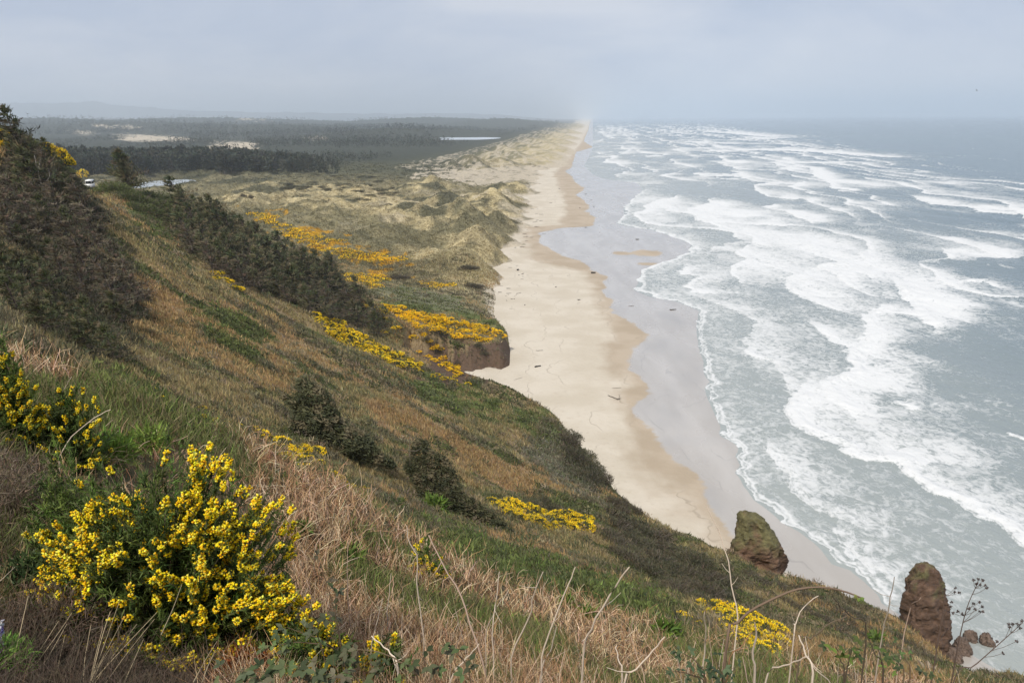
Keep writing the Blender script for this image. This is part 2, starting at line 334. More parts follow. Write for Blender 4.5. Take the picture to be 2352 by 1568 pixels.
Z_GREEN = [[(240,415),(330,415),(420,450),(400,530),(330,540),(300,480)], [(440,690),(560,710),(620,800),(560,840),(470,780)], [(900,835),(1100,900),(1290,975),(1280,1010),(1100,970),(960,900)], [(860,1140),(1250,1280),(1600,1400),(1480,1450),(1250,1400),(1000,1290),(880,1230)], [(200,830),(330,870),(400,930),(320,960),(230,930)], [(0,820),(220,860),(240,1000),(120,1100),(100,980),(0,940)],
           [(850,650),(1060,680),(1140,740),(1130,760),(1000,720),(870,690)]]
Z_GREY = [[(1240,1000),(1300,1000),(1370,1110),(1400,1160),(1300,1110),(1200,1040)]]
Z_RED = [[(820,900),(1000,960),(1200,1080),(1330,1150),(1100,1120),(950,1060)], [(330,610),(420,640),(440,760),(350,720)]]
Z_GORSE = [[(870,695),(1000,722),(1110,750),(1165,772),(1150,790),(1040,780),(940,750)], [(715,720),(800,750),(960,830),(1080,885),(1000,870),(850,810),(740,770)], [(950,765),(1040,800),(1060,870),(980,840)],
           [(610,505),(700,530),(820,560),(960,600),(860,605),(760,590),(660,560)], [(740,625),(880,630),(900,650),(800,650)], [(950,645),(1040,655),(1000,665)], [(560,480),(640,500),(620,515)]]
def zone(P, jit=True):
    px, py, f = project(P)
    x, y = P[:, 0], P[:, 1]
    if jit:
        u_, v_ = x / (y + 3) * 24, np.log(np.maximum(y, -1) + 3) * 24
        px = px + (fbm(u_, v_, 41, 4) - .5) * 120; py = py + (fbm(u_, v_, 47, 4) - .5) * 80
    z = {}
    for nm, lst in (('dark', Z_DARK), ('green', Z_GREEN), ('grey', Z_GREY), ('red', Z_RED), ('gorse', Z_GORSE), ('cliff', Z_CLIFF)):
        r = np.zeros(len(P), bool)
        for pl in lst: r |= inpoly(px, py, pl)
        z[nm] = r & (y > 2)
    return z
def hill_colour(P, rng=None):
    x, y, z = P[:, 0], P[:, 1], P[:, 2]
    zn = zone(P); s = np.clip(y * .09, 1.0, 18)
    u_, v_ = x / (y + 3) * 14, np.log(y + 3) * 14
    n1 = fbm(u_ + v_ * .6, v_, 11, 5); n2 = fbm(u_ * 3, v_ * 3, 23, 4)
    c = np.array(PAL['dry']) * (1 - n2[:, None]) + np.array(PAL['dry2']) * n2[:, None]
    k = sstep(.46, .58, n1)[:, None]; c = c * (1 - k) + np.array(PAL['olive']) * k
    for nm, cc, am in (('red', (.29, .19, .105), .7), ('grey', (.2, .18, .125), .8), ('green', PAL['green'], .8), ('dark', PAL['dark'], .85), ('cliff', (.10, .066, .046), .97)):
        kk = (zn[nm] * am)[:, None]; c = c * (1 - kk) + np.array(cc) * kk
    k = sstep(24, 12, y)[:, None] * .6; c = c * (1 - k) + np.array((.06, .045, .03)) * k
    if np.any(y > 320):
        k = sstep(320, 350, y)[:, None]; c = c * (1 - k) + plain_colour(P)[0] * k
    return c, zn
def plain_colour(P):
    x, y, z = P[:, 0], P[:, 1], P[:, 2]
    px, py, f = project(P)
    n = fbm(x / 30, y / 45, 31, 5); n2 = fbm(x / 90, y / 200, 37, 4); n3 = fbm(x / 9, y / 16, 39, 3)
    c = np.array(PAL['dune']) * (.6 + .8 * n3[:, None])
    inland = xat(XL_SW, y) - x
    k = (sstep(.50, .64, n) * .8 * sstep(60, 170, inland))[:, None]; c = c * (1 - k) + np.array((.15, .14, .08)) * k
    zm = mound_h(x, y) * (y > 420) * (y < 1350); k = (sstep(3.5, 1.2, zm + 3 * (n3 - .5)) * sstep(70, 130, inland + 60 * (n - .5)) * (y < 1350) * .75)[:, None]; c = c * (1 - k) + (np.array((.20, .165, .09)) * (1 - n2[:, None]) + np.array((.13, .125, .065)) * n2[:, None]) * k
    k = (sstep(900, 1250, y) * sstep(130, 260, inland))[:, None]; c = c * (1 - k) + np.array((.085, .085, .05)) * k
    k = (sstep(1300, 1700, y) * sstep(230, 420, inland))[:, None]; c = c * (1 - k) + np.array(PAL['wood']) * k
    k = (sstep(.58, .66, n) * sstep(550, 700, y) * (1 - sstep(1300, 1700, y)) * .6)[:, None]; c = c * (1 - k) + np.array((.05, .052, .032)) * k
    # bare sand: blow-outs and the foot of the dunes
    sd = sstep(4.2, 2.4, z + 2.2 * (n3 - .5)) * sstep(3.2, 1.2, zm) * sstep(190, 120, inland) + sstep(2.4, 1.4, z) + sstep(.40, .30, n) * .55 * sstep(500, 620, y) * sstep(330, 120, inland)
    jx = px + (n - .5) * 60; jy = py + (n3 - .5) * 8
    for pl in ([(930,392),(1060,385),(1300,378),(1300,405),(1180,415),(1110,425),(1040,425),(950,415)],):
        sd = np.maximum(sd, inpoly(jx, jy, pl) * .9 * (z < 9))
    for pl in ([(268,318),(300,309),(400,315),(440,319),(445,323),(380,323),(285,324)], [(482,330),(560,325),(592,330),(580,346),(495,346)], [(690,318),(740,315),(745,320),(700,322)], [(210,288),(330,291),(300,294),(220,292)], [(160,300),(215,303),(200,310),(165,306)], [(550,272),(620,273),(560,277)]):
        sd = np.maximum(sd, inpoly(px + (n2 - .5) * 60 + (n - .5) * 70, py + (n - .5) * 16 + (n3 - .5) * 8, pl) * (y > 1600))
    sd = np.maximum(sd, ((y > 1300) & (inland < 330) & (n3 > .56)) * .7)
    sd = np.clip(sd, 0, 1)[:, None]; c = c * (1 - sd) + np.array(PAL['sand']) * sd
    cr_ = sstep(.62, .74, fbm(x / 8 + .5 * y / 16, y / 16, 67, 3))[:, None] * (y < 1500)[:, None] * .6; c = c * (1 - cr_) + np.array((.10, .092, .05)) * cr_
    zn = zone(P); k = (zn['gorse'] * sstep(.47, .56, fbm(x / 7, y / 14, 61, 3)) * .9)[:, None]; c = c * (1 - k) + np.array(PAL['gorse']) * k
    k = ((y < 520) & zn['green'])[:, None] * .7; c = c * (1 - k) + np.array((.13, .135, .08)) * k
    return c, sd[:, 0]
M_HILL = ground_mat('hill_ground', 1.6); M_PLAIN = ground_mat('plain_ground', .35, bump=.6)
def sheet(name, Yv, Av, zf, cf, mat, smooth=True):
    Yg, Ag = np.meshgrid(Yv, Av, indexing='ij'); X = Ag * (Yg + 3)
    P = np.stack([X.ravel(), Yg.ravel(), zf(X.ravel(), Yg.ravel())], 1)
    c = cf(P)[0]; return link(name, mesh_np(name, P, gridfaces(len(Yv), len(Av)), c, [mat], smooth=smooth))
Yh = np.exp(np.linspace(math.log(1.1), math.log(460), 620)) - 3
tag(sheet('hillside', Yh, np.linspace(-1.25, 1.1, 640), land, hill_colour, M_HILL), kind='structure')
Yp = np.exp(np.linspace(math.log(445), math.log(60000), 620))
tag(sheet('coastal_plain', Yp, np.linspace(-1.1, 0.18, 700), land, plain_colour, M_PLAIN), kind='structure')

# ---------------------------------------------------------------- beach
def build_beach():
    py = np.linspace(279, 1640, 760); Yv = np.unique(ground0(np.full_like(py, 1176), py)[:, 1])[::1]
    Yv = np.concatenate([[60, 75], Yv[Yv > 85], [30000, 60000]])
    Av = np.linspace(-0.45, 0.85, 520)
    Yg, Ag = np.meshgrid(Yv, Av, indexing='ij'); X = (Ag * (Yg + 3)).ravel(); Yg = Yg.ravel()
    z = beach_z(X, Yg)
    s = np.clip(Yg * .03, 2, 60)
    jx = (fbm(X / 14, Yg / 14, 71, 4) - .5) * 7 + (fbm(X / 3.5, Yg / 3.5, 73, 3) - .5) * 2
    wet = X - xat(XL_WET, Yg) + jx; damp = X - xat(XL_DAMP, Yg) + jx * 1.5
    tan = np.zeros_like(X)
    for cx_, cy_, rx, ry in ((1485,583,34,7),(1430,585,26,3.5),(1490,607,26,3)):
        q = ground0(np.array([cx_]), np.array([cy_]))[0]; qy = abs(ground0(np.array([cx_]), np.array([cy_ + ry]))[0][1] - q[1]); qx = rx / F * q[1]
        tan = np.maximum(tan, sstep(1.15, .8, np.hypot((X - q[0]) / qx, (Yg - q[1]) / qy) + (fbm(X / 6, Yg / 9, 5, 3) - .5) * .6))
    cols = np.zeros((len(X), 3))
    me = mesh_np('beach', np.stack([X, Yg, z], 1), gridfaces(len(Yv), len(Av)), cols, [beach_mat()], smooth=True, attrs=dict(wet=wet, damp=damp, bar=tan))
    tag(link('beach', me), kind='structure')
def beach_mat():
    mt, n, l, b = newmat('sand')
    def attr(k): a = n.new('ShaderNodeAttribute'); a.attribute_name = k; return a.outputs['Fac']
    def mr(s, a, b_, c=0., d=1.):
        x = n.new('ShaderNodeMapRange'); x.interpolation_type = 'SMOOTHSTEP'; l.new(s, x.inputs['Value'])
        for k, v in zip(('From Min', 'From Max', 'To Min', 'To Max'), (a, b_, c, d)): x.inputs[k].default_value = v
        return x.outputs['Result']
    def math_(op, a, b_):
        x = n.new('ShaderNodeMath'); x.operation = op
        for i, v in enumerate((a, b_)):
            if isinstance(v, (int, float)): x.inputs[i].default_value = v
            else: l.new(v, x.inputs[i])
        return x.outputs[0]
    def noise(sc_, det=5, stretch=(1, 1, 1)):
        ge = n.new('ShaderNodeNewGeometry'); mp_ = n.new('ShaderNodeMapping'); mp_.inputs['Scale'].default_value = stretch; l.new(ge.outputs['Position'], mp_.inputs['Vector'])
        x = n.new('ShaderNodeTexNoise'); x.inputs['Scale'].default_value = sc_; x.inputs['Detail'].default_value = det; l.new(mp_.outputs['Vector'], x.inputs['Vector']); return x.outputs['Fac']
    def mix(f, a, b_):
        x = n.new('ShaderNodeMix'); x.data_type = 'RGBA'; l.new(f, x.inputs['Factor']) if not isinstance(f, float) else None
        for k, v in (('A', a), ('B', b_)):
            if isinstance(v, tuple): x.inputs[k].default_value = (*v, 1)
            else: l.new(v, x.inputs[k])
        return x.outputs['Result']
    n1 = noise(.05, 5); n2 = noise(.6, 6); n3 = noise(.10, 4, (1, .25, 1))
    dry = mix(mr(n1, .35, .65), (.50, .435, .34), (.57, .505, .41))
    dry = mix(mr(n2, .55, .75, 0, .35), dry, (.41, .335, .25))
    dampc = mix(mr(n1, .4, .6), (.375, .30, .215), (.43, .35, .26))
    c = mix(mr(math_('ADD', attr('damp'), math_('MULTIPLY', math_('SUBTRACT', n3, .5), 16)), -5, 5), dry, dampc)
    wetf = mr(math_('ADD', attr('wet'), math_('MULTIPLY', math_('SUBTRACT', n2, .5), 3)), -.8, 1.2)
    barf = math_('MULTIPLY', wetf, math_('SUBTRACT', 1, attr('bar')))
    n4 = noise(.035, 5, (1, .5, 1)); wetc = mix(mr(n3, .35, .7), (.39, .355, .315), (.46, .425, .385)); wetc = mix(mr(n4, .5, .68, 0, .5), wetc, (.31, .295, .28))
    def lines(src, period, width, ns, amt):
        q = math_('ADD', src, math_('MULTIPLY', ns, 18)); q = math_('ABSOLUTE', math_('SUBTRACT', math_('MODULO', math_('ADD', q, 500), period), period * .5), 0)
        return math_('MULTIPLY', mr(q, width, 0), mr(n1, .46, .6, 0, amt))
    c = mix(lines(attr('damp'), 11., .45, n1, .55), c, (.27, .22, .165))
    wetc = mix(lines(attr('wet'), 13., .5, n3, .5), wetc, (.25, .235, .215))
    c = mix(barf, c, wetc)
    l.new(c, b.inputs['Base Color'])
    l.new(math_('ADD', mr(barf, 0, 1, .9, .16), math_('MULTIPLY', math_('MULTIPLY', n4, barf), .22)), b.inputs['Roughness']); b.inputs['Specular IOR Level'].default_value = .3
    l.new(mr(barf, 0, 1, 0., .55), b.inputs['Coat Weight']); b.inputs['Coat Roughness'].default_value = .12
    bp = n.new('ShaderNodeBump'); bp.inputs['Distance'].default_value = .3; l.new(mr(barf, 0, 1, .5, .02), bp.inputs['Strength']); l.new(n2, bp.inputs['Height']); l.new(bp.outputs['Normal'], b.inputs['Normal'])
    return mt
build_beach()

# ---------------------------------------------------------------- ocean
FRONTS = [  # (points far to near, foam reach in metres, strength, crest height)
 (SW_NEAR, 26, .40, .12), (SW_FAR[9:], 45, .42, .12),
 (cA([(390,105),(500,140),(580,175),(670,235),(610,310),(590,370),(610,440)]), 34, .55, .25),
 (cA([(610,440),(690,460),(780,500),(830,560),(850,620),(900,690)]), 22, .55, .4),
 (cA([(900,690),(830,790),(880,860),(960,910),(1080,960),(1170,1000),(1260,1080),(1380,1110),(1480,1115)]), 24, 1.0, .9),
 (cA([(1540,1120),(1640,1220),(1750,1300),(1880,1340),(1980,1390),(2090,1470),(2200,1510),(2352,1640),(2550,1800)]), 17, 1.0, 1.1),
 (cA([(1220,550),(1110,580),(1075,640),(1130,720),(1180,760)]), 16, 1.1, .8), (cA([(1050,270),(1130,340),(1170,355)]), 20, .9, .5),
 (cA([(1400,140),(1320,170),(1360,230),(1360,320),(1300,350),(1240,400),(1240,470),(1240,520)]), 18, 1.15, 1.0),
 (cA([(980,70),(1060,110),(1140,135)]), 14, 1., .6), (cA([(850,0),(880,30),(980,45)]), 14, 1., .6), (cA([(1540,0),(1590,70)]), 40, 1.2, 1.),
 (cA([(1640,90),(1680,170),(1740,230)]), 14, 1.2, .9), (cA([(720,1030),(770,1080),(800,1160)]), 6, .8, .3), (cA([(870,1210),(890,1290),(960,1350),(1040,1400),(1130,1445)]), 14, .6, .4),
 (cA([(1570,735),(1540,750),(1600,767)]), 4, 1.3, .7), (cA([(1180,620 + 950),(1190,1600),(1240,1680),(1290,1740),(1380,1800)]), 14, .6, .3),
 (c2([(900,795),(1000,830),(1110,840),(1200,900),(1300,930),(1450,975),(1540,1045)]), 26, .8, .6), (c2([(1560,1075),(1420,1090),(1310,1135)]), 22, .6, .3),
 (c2([(1530,1175),(1740,1230),(1790,1280),(1900,1310),(2000,1340)]), 30, .75, .6), (c2([(1990,1345),(1930,1370),(1920,1450),(2000,1500)]), 30, 1., .7),
 (c2([(1060,1300),(1060,1340),(1120,1350)]), 14, 1., .4), (c2([(1190,1370),(1090,1430),(1150,1480),(1250,1490)]), 20, .8, .5), (c2([(2090,1085),(2110,1140),(2250,1210),(2350,1240),(2500,1330)]), 34, .95, .8),
 (c2([(1480,500),(1570,550),(1640,580),(1900,600)]), 45, .9, .7), (c2([(1790,430),(1850,450),(2100,470),(2200,560),(2400,590)]), 45, 1., 1.), (c2([(1280,770),(1270,800),(1400,810)]), 30, .9, .5), (c2([(560,595),(700,600)]), 40, .6, .3),
 (c2([(1480,330),(1700,325),(2000,330),(2270,350)]), 120, 1.3, 1.), (c2([(1650,225),(1750,235),(1850,230)]), 150, 1.2, 1.), (c2([(1230,175),(1400,185),(1690,210)]), 220, 1.2, 1.), (c2([(2060,432),(2400,428)]), 60, 1.1, 1.), (c2([(1050,255),(1350,270)]), 160, 1., 1.),
 ([(2060,720),(2110,725),(2140,740)], 8, 1.1, .5), ([(2230,650),(2260,648),(2280,655)], 10, 1., .8), ([(2100,455),(2140,470),(2352,485)], 40, 1.2, 1.), ([(2215,475),(2260,488),(2352,492)], 40, 1.1, 1.), ([(1990,357),(2030,360)], 60, 1.2, 1.),
]
D_DARK = [([(2110,750),(2140,735),(2250,700),(2500,660),(2500,1000),(2300,1000),(2190,960),(2000,930),(2010,860),(2060,800)], .9), ([(1960,520),(2352,500),(2352,540),(2100,545)], .25), ([(2090,600),(2352,590),(2500,640),(2300,660),(2180,625)], .6),
          ([(1700,1130),(1980,1150),(2250,1260),(2500,1400),(2500,1568),(2200,1500),(2050,1330),(1900,1220)], .62), ([(1480,640),(1700,650),(1960,690),(1900,715),(1600,690)], .4), ([(1640,900),(1760,880),(1800,930),(1700,960)], .3), ([(1600,410),(1720,415),(1700,440),(1560,430)], .35), ([(1500,385),(1800,385),(1760,400),(1520,398)], .3)]
def ocean_mat():
    mt, n, l, b = newmat('sea_water')
    def attr(k): a = n.new('ShaderNodeAttribute'); a.attribute_name = k; return a.outputs['Fac']
    ge = n.new('ShaderNodeNewGeometry')
    def noise(sc_, det, stretch=(1, 1, 1), rough=.6, dist=0.):
        mp_ = n.new('ShaderNodeMapping'); mp_.inputs['Scale'].default_value = stretch; mp_.inputs['Rotation'].default_value = (0, 0, math.radians(25)); l.new(ge.outputs['Position'], mp_.inputs['Vector'])
        x = n.new('ShaderNodeTexNoise'); x.inputs['Scale'].default_value = sc_; x.inputs['Detail'].default_value = det; x.inputs['Roughness'].default_value = rough; x.inputs['Distortion'].default_value = dist
        l.new(mp_.outputs['Vector'], x.inputs['Vector']); return x.outputs['Fac']
    def m_(op, a, b_, c=None):
        x = n.new('ShaderNodeMath'); x.operation = op
        for i, v in enumerate((a, b_, c)):
            if v is None: continue
            if isinstance(v, (int, float)): x.inputs[i].default_value = v
            else: l.new(v, x.inputs[i])
        return x.outputs[0]
    lace = noise(.32, 7, (1, .8, 1), .68, 1.2); big = noise(.05, 5, (1, .6, 1), .6, .8)
    # thin filaments: where the noise crosses its middle value
    fil = m_('SUBTRACT', 1.0, m_('MINIMUM', m_('MULTIPLY', m_('ABSOLUTE', m_('SUBTRACT', noise(.2, 6, (1, .8, 1), .62, 1.6), .5), 0), 11.0), 1.0))
    nn = m_('ADD', m_('MULTIPLY', m_('SUBTRACT', lace, .5), 1.9), m_('ADD', m_('MULTIPLY', m_('SUBTRACT', big, .5), .8), m_('MULTIPLY', fil, .22)))
    s = m_('ADD', attr('foam'), nn)
    mr = n.new('ShaderNodeMapRange'); mr.interpolation_type = 'SMOOTHSTEP'; mr.inputs['From Min'].default_value = .34; mr.inputs['From Max'].default_value = .92; l.new(s, mr.inputs['Value'])
    th = n.new('ShaderNodeMapRange'); th.inputs['From Min'].default_value = .2; th.inputs['From Max'].default_value = .85; th.inputs['To Min'].default_value = .5; l.new(attr('foam'), th.inputs['Value'])
    f = m_('MULTIPLY', mr.outputs['Result'], th.outputs['Result'])
    mc = n.new('ShaderNodeMix'); mc.data_type = 'RGBA'; mc.inputs['A'].default_value = (.105, .155, .18, 1); mc.inputs['B'].default_value = (.325, .345, .325, 1); l.new(attr('silt'), mc.inputs['Factor'])
    mw = n.new('ShaderNodeMix'); mw.data_type = 'RGBA'; l.new(mc.outputs['Result'], mw.inputs['A']); mw.inputs['B'].default_value = (.66, .66, .65, 1); l.new(f, mw.inputs['Factor'])
    l.new(mw.outputs['Result'], b.inputs['Base Color'])
    r = n.new('ShaderNodeMapRange'); r.inputs['To Min'].default_value = .22; r.inputs['To Max'].default_value = .85; l.new(f, r.inputs['Value']); l.new(r.outputs['Result'], b.inputs['Roughness'])
    b.inputs['IOR'].default_value = 1.33
    chop = noise(.22, 6, (1, .55, 1), .62)
    hgt = m_('ADD', m_('MULTIPLY', chop, 1.0), m_('MULTIPLY', f, .06))
    bp = n.new('ShaderNodeBump'); bp.inputs['Strength'].default_value = .55; bp.inputs['Distance'].default_value = 1.6; l.new(hgt, bp.inputs['Height']); l.new(bp.outputs['Normal'], b.inputs['Normal'])
    return mt
def seaward(X, Y, pts):
    q = wl(pts); best = np.full(X.shape, 1e9); sg = np.zeros(X.shape); along = np.zeros(X.shape)
    for i in range(len(q) - 1):
        a, b_ = q[i], q[i + 1]; e = b_ - a; ll = e @ e + 1e-9
        tt = ((X - a[0]) * e[0] + (Y - a[1]) * e[1]) / ll; tc_ = np.clip(tt, 0, 1)
        d = np.hypot(X - a[0] - tc_ * e[0], Y - a[1] - tc_ * e[1])
        s = (e[0] * (Y - a[1]) - e[1] * (X - a[0])) / math.sqrt(ll)      # positive on the sea side of a line drawn far to near
        k = d < best; best = np.where(k, d, best); sg = np.where(k, s, sg)
    return best, sg
def build_ocean():
    py = np.linspace(272.5, 1640, 1150); Yv = np.unique(ground0(np.full_like(py, 1176), py)[:, 1]); Yv = Yv[(Yv > 92) & (Yv < 40000)]
    Yv = np.concatenate([[50, 70, 85], Yv, [60000, 90000]])
    Av = np.concatenate([np.linspace(-.02, .80, 860), np.linspace(.81, 1.4, 60)])
    Yg, Ag = np.meshgrid(Yv, Av, indexing='ij'); X = (Ag * (Yg + 3)).ravel(); Y = Yg.ravel()
    d = X - xat(XL_SW, Y); px, py_, f_ = project(np.stack([X, Y, 0 * X], 1))
    jx = (fbm(X / 9, Y / 9, 81, 3) - .5) * 8
    n1 = fbm(X / 55, Y / 120, 83, 4); n2 = fbm(X / 240 + Y / 900, Y / 420, 87, 3); n3 = fbm(X / 14, Y / 24, 89, 3)
    edge = np.interp(Y, [100, 250, 500, 780, 1100, 1600, 2500, 5000, 9000], [150, 210, 330, 430, 520, 600, 700, 900, 1300])
    surf = sstep(edge * 1.25, edge * .92, d + (n1 - .5) * 260)
    mid = sstep(330, 560, Y)
    u = d / 46 + (fbm(X / 130, Y / 210, 201, 3) - .5) * 2.6 + (fbm(X / 22, Y / 30, 203, 3) - .5) * .34; uid = np.floor(u); fr = (u - uid) * 46
    gate = sstep(.46 - .14 * mid, .60 - .1 * mid, vnoise(Y / (70 + .05 * Y) + uid * 7.3, uid * 3.7, 205)) * (uid > 0)
    wob = .7 + .6 * n3
    line = gate * (np.exp(-fr / (9 + 14 * mid) * wob) * .62 + np.exp(-(fr / (1.6 + .003 * Y)) ** 2) * .35)
    foam = surf * (.09 + .165 * mid + (n1 - .5) * (.45 + .75 * mid) + (n3 - .5) * .4 + line)
    foam = foam + .02
    jpx = px + (n3 - .5) * 60; jpy = py_ + (n3 - .5) * 25 * np.clip(300 / Y, .1, 1.5)
    dk = np.zeros_like(X)
    for pl, am in D_DARK: dk = np.maximum(dk, am * inpoly(jpx, jpy, pl))
    foam = foam * (1 - dk) - .12 * dk
    zz = np.zeros_like(X)
    for pts, reach, st, crest in FRONTS:
        q = wl(pts); lo, hi = q[:, 1].min() - reach * 3 - 20, q[:, 1].max() + reach * 3 + 20
        k = (Y > lo) & (Y < hi)
        if not k.any(): continue
        sc_ = np.clip(q[:, 1].mean() / 250, .5, 6)
        bx = X[k] + (fbm(X[k] / (3.5 * sc_), Y[k] / (5 * sc_), 91, 3) - .5) * 4.5 * sc_; by = Y[k] + (fbm(X[k] / (3.5 * sc_), Y[k] / (5 * sc_), 93, 3) - .5) * 6 * sc_
        b_, s_ = seaward(bx, by, pts)
        fm = np.where(s_ > 0, np.exp(-b_ / reach * (.6 + 1.2 * n3[k])) * st, np.exp(-b_ / .5) * st * .8)
        lip = np.exp(-((b_ - .8) / (1.0 * sc_)) ** 2) * (min(st, .7) if st > .5 else .75) * (s_ > -1)
        foam[k] = np.maximum(foam[k], .0) + (1 - np.clip(foam[k], 0, .85)) * np.maximum(fm, lip)
        zz[k] += .55 * crest * (.5 + n3[k]) * np.exp(-((s_ - 2.2) / 2.6) ** 2) * np.exp(-np.maximum(b_ - np.abs(s_), 0) / 3)
    cap = (vnoise(X / 30, Y / 60, 97) > .93) & (fbm(X / 5, Y / 12, 99, 2) > .56); foam = np.where(cap & (Y > 250), np.maximum(foam, .55), foam)
    foam = np.minimum(foam, .92); zz = zz + surf * gate * .55 * np.exp(-((fr - 2.5) / 3.) ** 2) * (1 - dk)
    fade = 1 - sstep(700, 1600, Y)
    sw = np.sin((X * .9 + Y * .25) / 7 + 5 * fbm(X / 50, Y / 70, 95, 2)) * .42 * sstep(20, 120, d)
    zz = (zz + sw + (fbm(X / 6, Y / 11, 98, 3) - .5) * .7 * sstep(5, 60, d)) * fade + .03
    foam = foam * (1 - .75 * sstep(5000, 14000, Y)); silt = (1 - .9 * sstep(2500, 9000, Y)) * np.clip(1.0 - d / np.interp(Y, [100, 300, 600, 1200], [230, 190, 330, 420]), 0, 1) * .95
    me = mesh_np('ocean', np.stack([X, Y, zz], 1), gridfaces(len(Yv), len(Av)), None, [ocean_mat()], smooth=True, attrs=dict(foam=foam, silt=silt))
    tag(link('ocean', me), kind='structure')
build_ocean()

# ---------------------------------------------------------------- far hills
def far_hills():
    M = ground_mat('far_hill_ground', .002, bump=.2)
    px = np.linspace(-900, 1330, 260); top = np.interp(px, [-900, 0, 60, 120, 170, 200, 240, 330, 430, 560, 700, 900, 1000, 1060, 1150, 1240, 1330], [225, 240, 236, 237, 236, 233, 239, 247, 253, 257, 260, 261, 259, 260, 264, 270, 275])
    top = top + (vnoise(px / 30, px * 0, 7) - .5) * 3
    Y0 = 30000.; rows = []
    for fr, Yk in ((0, -6500), (.25, -4000), (.6, -2000), (.9, -600), (1, 0), (.6, 2500), (0, 7000)):
        q = unproj(px, top, Y0); z = 5 + (np.maximum(q[:, 2], 12) - 5) * fr * (1 + (vnoise(px / 18, px * 0 + Yk, 3) - .5) * .35 * (fr < 1))
        rows.append(np.stack([q[:, 0] * (Y0 + Yk) / Y0, np.full_like(px, Y0 + Yk), z - (fr == 0) * 8], 1))
    V = np.concatenate(rows); tag(link('far_hills', mesh_np('far_hills', V, gridfaces(len(rows), len(px)), np.broadcast_to((.05, .06, .05), V.shape), [M], smooth=True)), kind='structure')
far_hills()

# ---------------------------------------------------------------- what the hill shows of itself: rays by azimuth
GY = np.exp(np.linspace(math.log(2.2), math.log(7000), 1000)); GA = np.linspace(-1.05, 0.95, 1500)
_Y, _A = np.meshgrid(GY, GA, indexing='ij'); _Z = land(_A * _Y, _Y)
_E = (_Z - CAM[2]) / _Y; _RM = np.maximum.accumulate(_E, axis=0)
_VIS = _E >= _RM - 1e-9
def hit(px, py):
    px = np.atleast_1d(np.asarray(px, float)); py = np.atleast_1d(np.asarray(py, float))
    d = FW + ((px - CX) / F)[:, None] * RT + ((CY - py) / F)[:, None] * UP
    a = d[:, 0] / d[:, 1]; e = d[:, 2] / d[:, 1]
    j = np.clip(np.round((a - GA[0]) / (GA[1] - GA[0])).astype(int), 0, len(GA) - 1)
    Y = np.empty(len(px))
    for i in range(len(px)):
        c = _RM[:, j[i]]; k = int(np.searchsorted(c, e[i])); 
        if k >= len(GY): Y[i] = GY[int(np.argmax(_E[:, j[i]] * (GY < 420) + -9 * (GY >= 420)))]
        elif k == 0: Y[i] = GY[0]
        else: Y[i] = GY[k - 1] + (GY[k] - GY[k - 1]) * (e[i] - c[k - 1]) / max(c[k] - c[k - 1], 1e-9)
    X = a * Y; return np.stack([X, Y, land(X, np.nan_to_num(Y, nan=9.))], 1)
_P3 = np.stack([_A * _Y, _Y, _Z], -1); _PX, _PY, _ = project(_P3.reshape(-1, 3)); _PX = _PX.reshape(_Y.shape); _PY = _PY.reshape(_Y.shape)
_AR = np.abs(np.gradient(_PY, axis=0) * np.gradient(_PX, axis=1))
_AR = np.where(_VIS, _AR, .12 * _AR)                       # a little cover in the hidden folds too
_IN = (_PX > -150) & (_PX < 2500) & (_PY > 180) & (_PY < 1680)
def scatter(n, rng, ymin=2.2, ymax=480, poly=None, power=1.0):
    wgt = _AR * _IN * (_Y >= ymin) * (_Y <= ymax)
    if poly is not None: wgt = wgt * inpoly(_PX, _PY, poly)
    wgt = wgt.ravel() ** power; c = np.cumsum(wgt); k = np.searchsorted(c, rng.random(n) * c[-1]); k = np.minimum(k, len(c) - 1)
    i, j = np.unravel_index(k, _Y.shape)
    Y = np.exp(np.log(GY[i]) + (rng.random(n) - .5) * (math.log(GY[1] / GY[0]))); A = GA[j] + (rng.random(n) - .5) * (GA[1] - GA[0])
    X = A * Y; return np.stack([X, Y, land(X, Y)], 1)
def rcol(n, rng, cols, jit=.18):
    c = np.array(cols)[rng.integers(0, len(cols), n)]
    return np.clip(c * (1 + rng.normal(0, jit, (n, 1))) * (1 + rng.normal(0, jit * .3, (n, 3))), .004, .95)
def normal_at(P):
    e = np.clip(P[:, 1] * .01, .2, 2); zx = (land(P[:, 0] + e, P[:, 1]) - land(P[:, 0] - e, P[:, 1])) / (2 * e); zy = (land(P[:, 0], P[:, 1] + e) - land(P[:, 0], P[:, 1] - e)) / (2 * e)
    return unit(np.stack([-zx, -zy, np.ones_like(zx)], 1))
